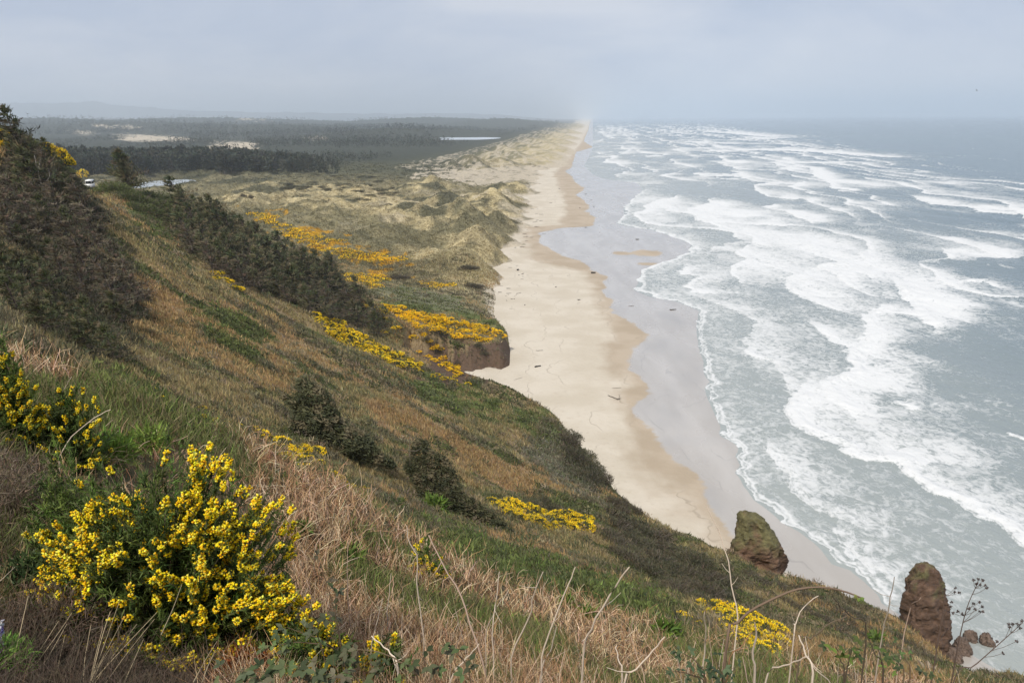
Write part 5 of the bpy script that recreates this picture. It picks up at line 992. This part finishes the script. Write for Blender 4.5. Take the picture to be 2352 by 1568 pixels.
# ---------------------------------------------------------------- rocks, driftwood, road, vehicles
def rock_mat():
    mt, n, l, b = newmat('rock'); at = n.new('ShaderNodeAttribute'); at.attribute_name = 'col'; ge = n.new('ShaderNodeNewGeometry'); mp_ = n.new('ShaderNodeMapping'); mp_.inputs['Scale'].default_value = (1, 1, 2.2); l.new(ge.outputs['Position'], mp_.inputs['Vector'])
    nz = n.new('ShaderNodeTexNoise'); nz.inputs['Scale'].default_value = .9; nz.inputs['Detail'].default_value = 9; nz.inputs['Roughness'].default_value = .7; l.new(mp_.outputs['Vector'], nz.inputs['Vector'])
    mr = n.new('ShaderNodeMapRange'); mr.inputs['From Min'].default_value = .3; mr.inputs['From Max'].default_value = .7; mr.inputs['To Min'].default_value = .5; mr.inputs['To Max'].default_value = 1.5; l.new(nz.outputs['Fac'], mr.inputs['Value'])
    v = n.new('ShaderNodeVectorMath'); v.operation = 'SCALE'; l.new(at.outputs['Color'], v.inputs[0]); l.new(mr.outputs['Result'], v.inputs['Scale']); l.new(v.outputs['Vector'], b.inputs['Base Color']); b.inputs['Roughness'].default_value = .9
    bp = n.new('ShaderNodeBump'); bp.inputs['Strength'].default_value = .9; bp.inputs['Distance'].default_value = .5; l.new(nz.outputs['Fac'], bp.inputs['Height']); l.new(bp.outputs['Normal'], b.inputs['Normal']); return mt
M_ROCK = rock_mat()
def stack(name, rows, Y, depth, seed, label, cat, green, base=(.155,.09,.055)):
    """rock pillar from its left and right edges row by row, with its own depth"""
    rows = sorted(rows, key=lambda r: -r[0]); yy = np.linspace(rows[0][0], rows[-1][0], 64); rr = np.array(rows)[::-1]; xl = np.interp(yy, rr[:, 0], rr[:, 1]); xr = np.interp(yy, rr[:, 0], rr[:, 2]); na = 72; V = []; ang = np.linspace(0, 2 * math.pi, na, endpoint=False)
    for a, b, c in zip(yy, xl, xr):
        p = unproj(np.array([b, c]), np.array([a, a]), np.array([Y, Y])); cx_ = (p[0, 0] + p[1, 0]) / 2; w_ = (p[1, 0] - p[0, 0]) / 2; z = p[:, 2].mean(); ca, sa = np.cos(ang), np.sin(ang)
        e = 2 / 2.6; X = np.sign(ca) * np.abs(ca) ** e * w_; D_ = np.sign(sa) * np.abs(sa) ** e * w_ * depth
        nb = (fbm(ang * 1.9 + z * .13, np.full(na, z * .35) + 3 * np.cos(ang), seed, 4) - .5) * w_ * .45 + (fbm(np.cos(ang) * 3 + 9, np.sin(ang) * 3 + z * 1.3, seed + 3, 3) - .5) * .7
        fc = (np.floor(fbm(ca * 2.2 + 7, sa * 2.2 + z * .28, seed + 21, 2) * 9) / 9 - .5) * w_ * .55 + (np.abs(fbm(ca * 5, sa * 5 + z * .6, seed + 23, 3) - .5) - .1) * -1.1 + (np.floor(z * .8 + 1.5 * fbm(ca * 2, sa * 2, seed + 29, 2)) % 2) * .2
        nb = nb * .7 + fc
        V.append(np.stack([cx_ + X + ca * nb, Y + D_ + sa * nb, np.full(na, z) + (fbm(ca * 3, sa * 3 + z, seed + 7, 2) - .5) * .5], 1))
    V = np.array(V); nr = len(V); Vf = V.reshape(-1, 3); Vf = np.vstack([Vf, V[-1].mean(0) + np.array([0, 0, .15])]); tr = []
    for i in range(nr - 1):
        for j in range(na): a, b = i * na + j, i * na + (j + 1) % na; tr += [[a, b, b + na], [a, b + na, a + na]]
    tr += [[(nr - 1) * na + j, (nr - 1) * na + (j + 1) % na, nr * na] for j in range(na)]
    t_ = (Vf[:, 2] - Vf[:, 2].min()) / np.ptp(Vf[:, 2]); ng = fbm(Vf[:, 0] / 1.6, Vf[:, 2] / 2.2 + Vf[:, 1] / 2, seed + 11, 4); strata = fbm(Vf[:, 0] * .05, Vf[:, 2] * .9, seed + 13, 2)[:, None]
    C = np.array(base) * (.75 + .3 * strata + .5 * (fbm(Vf[:, 0] * .7, Vf[:, 2] * .6 + Vf[:, 1], seed + 17, 3)[:, None] - .25)); g = np.clip(sstep(green[0], green[1], t_ + (ng - .5) * .9), 0, 1)[:, None] * .85; C = C * (1 - g) + np.array((.13,.125,.05)) * g
    wet = sstep(.16, .04, t_)[:, None] * .6; C = C * (1 - wet) + C * .5 * wet
    mb = MB(); mb.add(Vf, tr, C); o = link(name, mb.mesh(name, [M_ROCK], False)); return tag(o, label, cat)
stack('sea_stack', [(1175,1703,1716),(1181,1698,1738),(1195,1694,1754),(1215,1693,1768),(1235,1688,1785),(1250,1683,1790),(1275,1677,1791),(1300,1673,1794),(1340,1668,1798)], 124, .62, 901, 'brown sea stack with a mossy sloping shoulder standing on the wet sand', 'sea stack', (.45, .85))
stack('sea_stack', [(1294,2116,2134),(1300,2104,2146),(1315,2098,2153),(1330,2090,2160),(1345,2086,2166),(1370,2082,2168),(1400,2078,2167),(1430,2074,2169),(1460,2070,2171),(1485,2066,2173),(1510,2062,2176)], 119, .7, 903, 'dark brown finger-shaped sea stack rising from the surf', 'sea stack', (.78, 1.05), (.115,.068,.044))
for k, (a, b, r_, lab) in enumerate(((2209,1482,17,'largest reddish boulder in the surf at the foot of the second sea stack'), (2229,1459,11,'small boulder behind the largest surf boulder'), (2266,1466,13,'rounded boulder standing alone in the white surf'), (2192,1505,15,'boulder half hidden by the slope below the surf boulders'))):
    q = ground0(np.array([a]), np.array([b + r_ * .9]))[0]; stack('boulder', [(b - r_, a - r_ * .35, a + r_ * .3), (b - r_ * .7, a - r_ * .75, a + r_ * .7), (b, a - r_, a + r_), (b + r_, a - r_ * 1.15, a + r_ * 1.15), (b + r_ * 1.6, a - r_ * 1.2, a + r_ * 1.2)], q[1], .8, 910 + k, lab, 'boulder', (1.2, 1.6), (.15,.105,.08))
def driftwood():
    rng = np.random.default_rng(61)
    def beach_pt(a, b):
        q = ground0(np.array([float(a)]), np.array([float(b)]), .9)[0]; q[2] = beach_z(q[:1], q[1:2])[0]; return q
    def log_(a, b, ln, ang, r_, col, label, group=None, roots=0):
        q = beach_pt(a, b); s = q[1] / F; L_ = ln * s; d = np.array([math.cos(ang), math.sin(ang), .03]); k = 8; f = np.linspace(-.5, .5, k)[:, None]
        c = d * f * L_ + np.concatenate([rng.normal(0, L_ * .02, (k, 2)), np.zeros((k, 1))], 1); c[:, 2] += r_ * .8; mb = MB(); mb.add(*tubes(c[None], [r_], [r_ * .55], [col], 7))
        for i in range(roots):
            e = unit(rng.normal(size=3) + np.array([0, 0, .5])); l_ = L_ * rng.uniform(.12, .35); p0 = c[int(rng.integers(0, 4)) if i % 2 else 0]; mb.add(*tubes(np.array([[p0, p0 + e * l_ * .5, p0 + e * l_ + rng.normal(0, l_ * .15, 3)]]), [r_ * .5], [r_ * .15], [col], 5))
        o = link('driftwood_log', mb.mesh('driftwood_log', [M_STEM], True), None, tuple(q)); tag(o, label, 'driftwood', group)
    G = (.10,.085,.07); DKL = (.05,.045,.04)
    log_(1408,912,36,2.3,.18,G,'long drift tree with roots lying on the damp sand near the water edge','',9); log_(1416,890,22,.1,.08,G,'thin straight branch just above the rooted drift tree')
    log_(1236,845,17,.5,.3,DKL,'dark root stump with branches on the open dry sand','',9); log_(1240,808,16,.1,.12,G,'forked branch with an upright spur on the dry sand','',4); log_(1134,848,14,-.4,.1,G,'small curved branch on the sand beside the low sea cliff'); log_(1190,873,26,.7,.07,G,'thin long pole near the slope foot in the cove'); log_(1140,890,40,.75,.06,G,'faint buried pole line beside the cove slope')
    log_(1546,709,15,.1,.28,DKL,'dark log stranded on the wet sand sheet'); log_(1450,702,14,.2,.12,G,'thin branch on the wet sand beside the dark log'); log_(1363,627,10,.1,.6,DKL,'black stump at the edge of the damp sand'); log_(1190,623,7,1.2,.6,DKL,'dark stump standing on the sand below the nearest dunes','',3); log_(1464,550,8,0,.35,DKL,'small dark log far out on the wet flat')
    lab = ('weathered log in the driftwood line along the dune foot', 'driftwood along the dune foot')
    line = [(1200,700),(1150,680),(1190,640),(1165,600),(1200,560),(1215,545),(1225,520),(1235,495),(1225,470)]
    for i in range(40):
        t_ = rng.random() * (len(line) - 1.01); k = int(t_); f = t_ - k; a = line[k][0] * (1 - f) + line[k + 1][0] * f + rng.normal(0, 13); b = line[k][1] * (1 - f) + line[k + 1][1] * f + rng.normal(0, 7); q = beach_pt(a, b)
        if land(q[:1], q[1:2])[0] > q[2] + .1: continue
        log_(a, b, rng.uniform(4, 14), rng.normal(.3, .6), rng.uniform(.08, .24), (.10,.085,.07) if rng.random() < .6 else (.19,.165,.14), *lab)
    for a, b in ((1345,447),(1358,460),(1364,474),(1332,478),(1346,523),(1265,468),(1285,435),(1330,690),(1277,660)): log_(a, b, rng.uniform(3, 7), rng.normal(0, .5), .25, DKL, 'small dark piece of driftwood lying alone on the open sand', 'single driftwood pieces on the open sand')
driftwood()
def box(mb, lo, hi, col, mi=0, taper=0.0):
    x0, y0, z0 = lo; x1, y1, z1 = hi; t_ = taper; V = [(x0, y0, z0), (x1, y0, z0), (x1, y1, z0), (x0, y1, z0), (x0 + t_, y0 + t_, z1), (x1 - t_, y0 + t_, z1), (x1 - t_, y1 - t_, z1), (x0 + t_, y1 - t_, z1)]
    mb.add(V, [(0, 2, 1), (0, 3, 2), (4, 5, 6), (4, 6, 7), (0, 1, 5), (0, 5, 4), (1, 2, 6), (1, 6, 5), (2, 3, 7), (2, 7, 6), (3, 0, 4), (3, 4, 7)], col, mi)
def paint_mat(name, rough=.35, spec=.5):
    mt, n, l, b = newmat(name); at = n.new('ShaderNodeAttribute'); at.attribute_name = 'col'; l.new(at.outputs['Color'], b.inputs['Base Color']); b.inputs['Roughness'].default_value = rough; return mt
M_PAINT = paint_mat('vehicle_paint', .3); M_GLASS = paint_mat('dark_glass', .08); M_RUB = paint_mat('rubber', .9)
def vehicle(name, p, rz, L_, W_, H_, hood, label, col):
    o = bpy.data.objects.new(name, None); COL.objects.link(o); o.location = p; o.rotation_euler = (0, 0, rz)
    mb = MB(); box(mb, (-L_ / 2, -W_ / 2, .35), (L_ / 2, W_ / 2, H_ * .55), col, 0, .05); box(mb, (-L_ / 2 + .05, -W_ / 2 + .05, H_ * .55), (L_ / 2 - hood, W_ / 2 - .05, H_), col, 0, .12); link('body', mb.mesh(name + '_body', [M_PAINT]), o)
    mb = MB(); box(mb, (-L_ / 2 + .3, -W_ / 2 - .005, H_ * .6), (L_ / 2 - hood - .3, W_ / 2 + .005, H_ * .88), (.02,.022,.025), 0, .06); link('side_window', mb.mesh('side_window', [M_GLASS]), o)
    mb = MB(); box(mb, (L_ / 2 - hood - .25, -W_ / 2 + .2, H_ * .58), (L_ / 2 - hood + .02, W_ / 2 - .2, H_ * .9), (.02,.022,.025), 0, .05); link('windscreen', mb.mesh('windscreen', [M_GLASS]), o)
    for sx in (-1, 1):
        for sy in (-1, 1):
            a = np.linspace(0, 2 * math.pi, 17)[:-1]; mb = MB(); c = np.array([sx * L_ * .31, sy * (W_ / 2 - .1), .36]); ring = np.stack([np.cos(a) * .36, 0 * a, np.sin(a) * .36], 1); V = np.vstack([c + ring - (0, .12, 0), c + ring + (0, .12, 0), [c - (0, .12, 0), c + (0, .12, 0)]]); tr = []
            for i in range(16): j = (i + 1) % 16; tr += [[i, j, j + 16], [i, j + 16, i + 16], [i, 32, j], [i + 16, j + 16, 33]]
            mb.add(V, tr, (.02,.02,.02)); link('wheel', mb.mesh('wheel', [M_RUB]), o)
    for sy in (-1, 1): mb = MB(); box(mb, (L_ / 2 - .04, sy * W_ * .35 - .14, .62), (L_ / 2 + .03, sy * W_ * .35 + .14, .84), (.8,.8,.75)); link('headlight', mb.mesh('headlight', [M_GLASS]), o)
    return tag(o, label, 'vehicle')
def road():
    q = hit([150, 190, 206, 222, 240, 262, 275], [446, 442, 438, 434, 429, 420, 412]); q = q[np.isfinite(q).all(1)]
    c = unproj(np.array([130, 175, 205, 228, 246, 262, 272.]), np.array([452, 447, 443, 436, 427, 416, 408.]), np.array([235, 255, 272, 290, 310, 335, 365.])); c[:, 2] = land(c[:, 0], c[:, 1]) + .25; c = curve(c, 40); d = unit(np.gradient(c, axis=0)); s = np.cross(d, (0, 0, 1.0)); s = unit(s)
    V = np.concatenate([c + s * w_ + np.array([0, 0, dz]) for w_, dz in ((-3.9, -.6), (-3.6, 0), (3.6, 0), (3.9, -.6))]).reshape(4, 40, 3); mt = ground_mat('asphalt', 3., .85); me = mesh_np('road', V.transpose(1, 0, 2).reshape(-1, 3), gridfaces(40, 4), np.broadcast_to((.06,.06,.06), (160, 3)), [mt]); tag(link('road', me), kind='structure')
    return c
ROADC = road()
def on_road(px):
    k = np.argmin(np.abs(project(ROADC)[0] - px)); d = ROADC[min(k + 1, 39)] - ROADC[max(k - 1, 0)]; return ROADC[k], math.atan2(d[1], d[0])
p, a = on_road(207); vehicle('camper_van', p, a + math.pi, 6.0, 2.1, 2.9, .9, 'white camper van driving round the road bend on the hill', (.80,.80,.78))
p, a = on_road(262); vehicle('parked_car', p, a + math.pi, 4.4, 1.8, 1.5, 1.2, 'small pale car half hidden beneath the lone conifer', (.72,.73,.74))
def pond():
    th = np.linspace(0, 2 * math.pi, 60)[:-1]; V = np.stack([POND[0] + np.cos(th) * 34 * (.9 + .2 * np.sin(3 * th)), POND[1] + np.sin(th) * 72, 0 * th + 7.8], 1); V = np.vstack([V, [POND[0], POND[1], 7.8]])
    mt, n, l, b = newmat('pond_water'); b.inputs['Base Color'].default_value = (.52,.57,.62, 1); b.inputs['Roughness'].default_value = .35; b.inputs['IOR'].default_value = 1.33; b.inputs['Coat Weight'].default_value = .2
    tag(link('pond_water', mesh_np('pond_water', V, np.array([[i, (i + 1) % 59, 59] for i in range(59)]), None, [mt])), kind='structure')
    V = np.stack([LAKE[0] + np.cos(th) * 140 * (.85 + .2 * np.sin(3 * th + 1)), LAKE[1] + np.sin(th) * 330 * (.8 + .25 * np.cos(2 * th)), 0 * th + 8.9], 1); V = np.vstack([V, [LAKE[0], LAKE[1], 8.9]]); tag(link('lake_water', mesh_np('lake_water', V, np.array([[i, (i + 1) % 59, 59] for i in range(59)]), None, [mt])), kind='structure')
pond()
def bird(px, py, Y, label, col, span):
    c = unproj(np.array([px]), np.array([py]), np.array([Y]))[0]; mb = MB(); s = span
    mb.add(*tubes(np.array([[(-.04 * s, .18 * s, 0), (0, .05 * s, .01 * s), (0, -.12 * s, .01 * s), (.01 * s, -.28 * s, 0)]]), [.05 * s], [.02 * s], [col], 6)); o = bpy.data.objects.new('bird', None); COL.objects.link(o); o.location = c; o.rotation_euler = (.2, .3, .8); link('body', mb.mesh('bird_body', [M_STEM], True), o)
    for sx in (-1, 1):
        mb = MB(); V = [(0, .08 * s, .02 * s), (0, -.08 * s, .02 * s), (sx * .25 * s, .10 * s, .10 * s), (sx * .25 * s, -.03 * s, .10 * s), (sx * .5 * s, -.04 * s, .06 * s), (0, 0, .035 * s), (sx * .25 * s, .03 * s, .115 * s)]; mb.add(V, [(0, 5, 2), (5, 6, 2), (5, 1, 6), (1, 3, 6), (2, 6, 4), (6, 3, 4), (0, 2, 1), (1, 2, 3), (2, 4, 3)], col); link('wing', mb.mesh('bird_wing', [M_STEM]), o)
    return tag(o, label, 'bird')
bird(2243, 208, 140, 'tiny seabird flying high above the open sea', (.25,.25,.27), .8)
bird(63, 262, 150, 'dark bird gliding beside the conifer on the left hilltop', (.03,.03,.035), 1.0)

# ---------------------------------------------------------------- forest on the plain
def forest():
    rng = np.random.default_rng(77)
    def ftree(seed, n=150):
        r2 = np.random.default_rng(seed); cr_ = MB(); t_ = r2.random(n) ** .8; a = r2.uniform(0, 6.28, n); R = .26 * (1 - t_) ** .6 * np.sqrt(r2.random(n)) + .02
        P = np.stack([np.cos(a) * R, np.sin(a) * R, .22 + .74 * t_], 1); cr_.add(*blades(P, np.stack([np.cos(a), np.sin(a), .5 + 0 * a], 1) + r2.normal(0, .4, (n, 3)), .13 * r2.uniform(.6, 1.4, n), .06 * r2.uniform(.6, 1.4, n), rcol(n, r2, [(.038,.042,.028),(.05,.05,.035),(.03,.034,.024)], .2), r2))
        tk = MB(); tk.add(*tubes(np.array([[(0, 0, -.05), (.01, 0, .4), (0, 0, .96)]]), [.018], [.005], [(.16,.14,.12)], 4)); return cr_.mesh('forest_pine_crown', [M_NEEDLE]), tk.mesh('forest_pine_trunk', [M_STEM])
    V5 = [ftree(950 + i) for i in range(5)]
    # front stand on the low hill: single trees
    px = rng.uniform(-120, 790, 5200); Y = rng.uniform(1120, 1420, 5200); x = unproj(px, 400, Y)[:, 0]; z = land(x, Y); top = np.interp(px, [-100, 560, 680, 790], [1, 1, .6, .1])
    k = (rng.random(5200) < top * (.35 + fbm(x / 60, Y / 60, 181, 3))) & (z > 5); x, Y, z = x[k], Y[k], z[k]; qx, qy, _ = project(np.stack([x, Y, z], 1)); ok = (qy < np.interp(qx, [-100, 340, 420, 600, 790], [402, 402, 398, 398, 402]) + 10 * (fbm(qx / 40, qx * 0, 5, 2) - .5)); x, Y, z, qx, qy = x[ok], Y[ok], z[ok], qx[ok], qy[ok]
    near = np.argsort(Y)[:190]; skyline = np.argsort(qy + rng.random(len(qy)) * 4)[:100]; pick = np.unique(np.concatenate([near, skyline]))[:285]
    for i in pick:
        h_ = rng.uniform(14, 26) * np.interp(qx[i], [560, 680, 790], [1, .75, .45]); m_ = V5[int(rng.integers(5))]; plant('forest_pine', m_, TP, (x[i], Y[i], z[i]), rng.uniform(0, 6), (h_ * rng.uniform(.7, 1.4), h_ * rng.uniform(.8, 1.2), h_ * rng.uniform(.75, 1.2)), 'tall grey-green pine in the front stand of the forest behind the pond', 'tree', 'pines in the front stand of the forest')
    rest = np.setdiff1d(np.arange(len(x)), pick); mb = MB()
    def soft(P, H, n, rng):
        m_ = len(P); t_ = rng.random((m_, n)); a = rng.uniform(0, 6.28, (m_, n)); R = H[:, None] * (.24 * (1 - t_) ** .6 * np.sqrt(rng.random((m_, n))) + .02); Q = P[:, None] + np.stack([np.cos(a) * R, np.sin(a) * R, H[:, None] * (.15 + .82 * t_)], -1)
        bc = np.repeat(rcol(m_, rng, [(.036,.042,.028),(.05,.052,.036),(.03,.036,.026)], .25), n, 0); h_ = np.repeat(H, n); D = np.stack([np.cos(a), np.sin(a), .6 + 0 * a], -1).reshape(-1, 3) + rng.normal(0, .4, (m_ * n, 3)); return blades(Q.reshape(-1, 3), D, .2 * h_, .10 * h_, bc, rng, seg=2)
    P = np.stack([x, Y, z], 1)[rest]; mb.add(*soft(P, rng.uniform(14, 25, len(P)) * np.interp(project(P)[0], [560, 680, 790], [1, .75, .45]), 40, rng))
    n = 30000; Y = np.exp(rng.uniform(math.log(1500), math.log(14000), n)); px = rng.uniform(-150, 1290, n); x = unproj(px, 300, Y)[:, 0]; z = land(x, Y); inl = xat(XL_SW, Y) - x
    qx, qy, _ = project(np.stack([x, Y, z], 1)); c, sd = plain_colour(np.stack([x, Y, z], 1)); dn = fbm(x / 350, Y / 700, 171, 3)
    k = (inl > np.interp(Y, [1500, 2500, 5000], [420, 420, 380])) & (sd < .3) & (dn > .40) & ~inpoly(qx, qy, [(990,308),(1145,308),(1145,327),(990,327)]); P = np.stack([x, Y, z], 1)[k]
    mb.add(*soft(P, rng.uniform(9, 17, len(P)) * np.interp(P[:, 1], [1500, 2500, 6000], [.45, .75, 1.2]) * (1 + .9 * (vnoise(P[:, 0] / 500, P[:, 1] / 900, 5) > .6)), 9, rng))
    tag(link('distant_forest', mb.mesh('distant_forest', [M_NEEDLE])), kind='stuff')
    # low dark thickets on the meadow
    for (pl, n_, lab, gr) in (([(600,420),(760,395),(930,400),(900,440),(700,445)], 40, 'dark low thicket on the flat meadow before the forest', 'thickets on the flat meadow'), ([(820,440),(920,430),(900,470),(800,480)], 12, 'dark low thicket among the grassy dunes', 'thickets among the dunes')):
        pp = poly_pixels(pl, n_, rng, 10); Q = hit(pp[:, 0], pp[:, 1])
        for q in Q:
            if np.isfinite(q).all() and 400 < q[1] < 1500: s_ = rng.uniform(2.5, 5); plant('low_thicket', SHR[int(rng.integers(3))], SP, q, rng.uniform(0, 6), (s_ * 1.7, s_ * 1.5, s_ * .55), lab, 'shrub', gr)
forest()


# ---------------------------------------------------------------- haze
def haze():
    X0, X1, Y0, Y1, Z0, Z1 = -70000, 80000, -60, 58000, -9, 760
    V = [(x, y, z) for z in (Z0, Z1) for y in (Y0, Y1) for x in (X0, X1)]
    f = [(0, 2, 3, 1), (4, 5, 7, 6), (0, 1, 5, 4), (2, 6, 7, 3), (0, 4, 6, 2), (1, 3, 7, 5)]
    mt = bpy.data.materials.new('haze'); mt.use_nodes = True; n = mt.node_tree.nodes; n.remove(n['Principled BSDF'])
    v = n.new('ShaderNodeVolumePrincipled'); v.inputs['Color'].default_value = (.84, .92, 1.0, 1); v.inputs['Density'].default_value = 7.5e-5; v.inputs['Anisotropy'].default_value = .2
    mt.node_tree.links.new(v.outputs['Volume'], n['Material Output'].inputs['Volume'])
    tag(link('haze', mesh_np('haze', np.array(V, float), np.array(f), None, [mt])), kind='stuff')
haze()
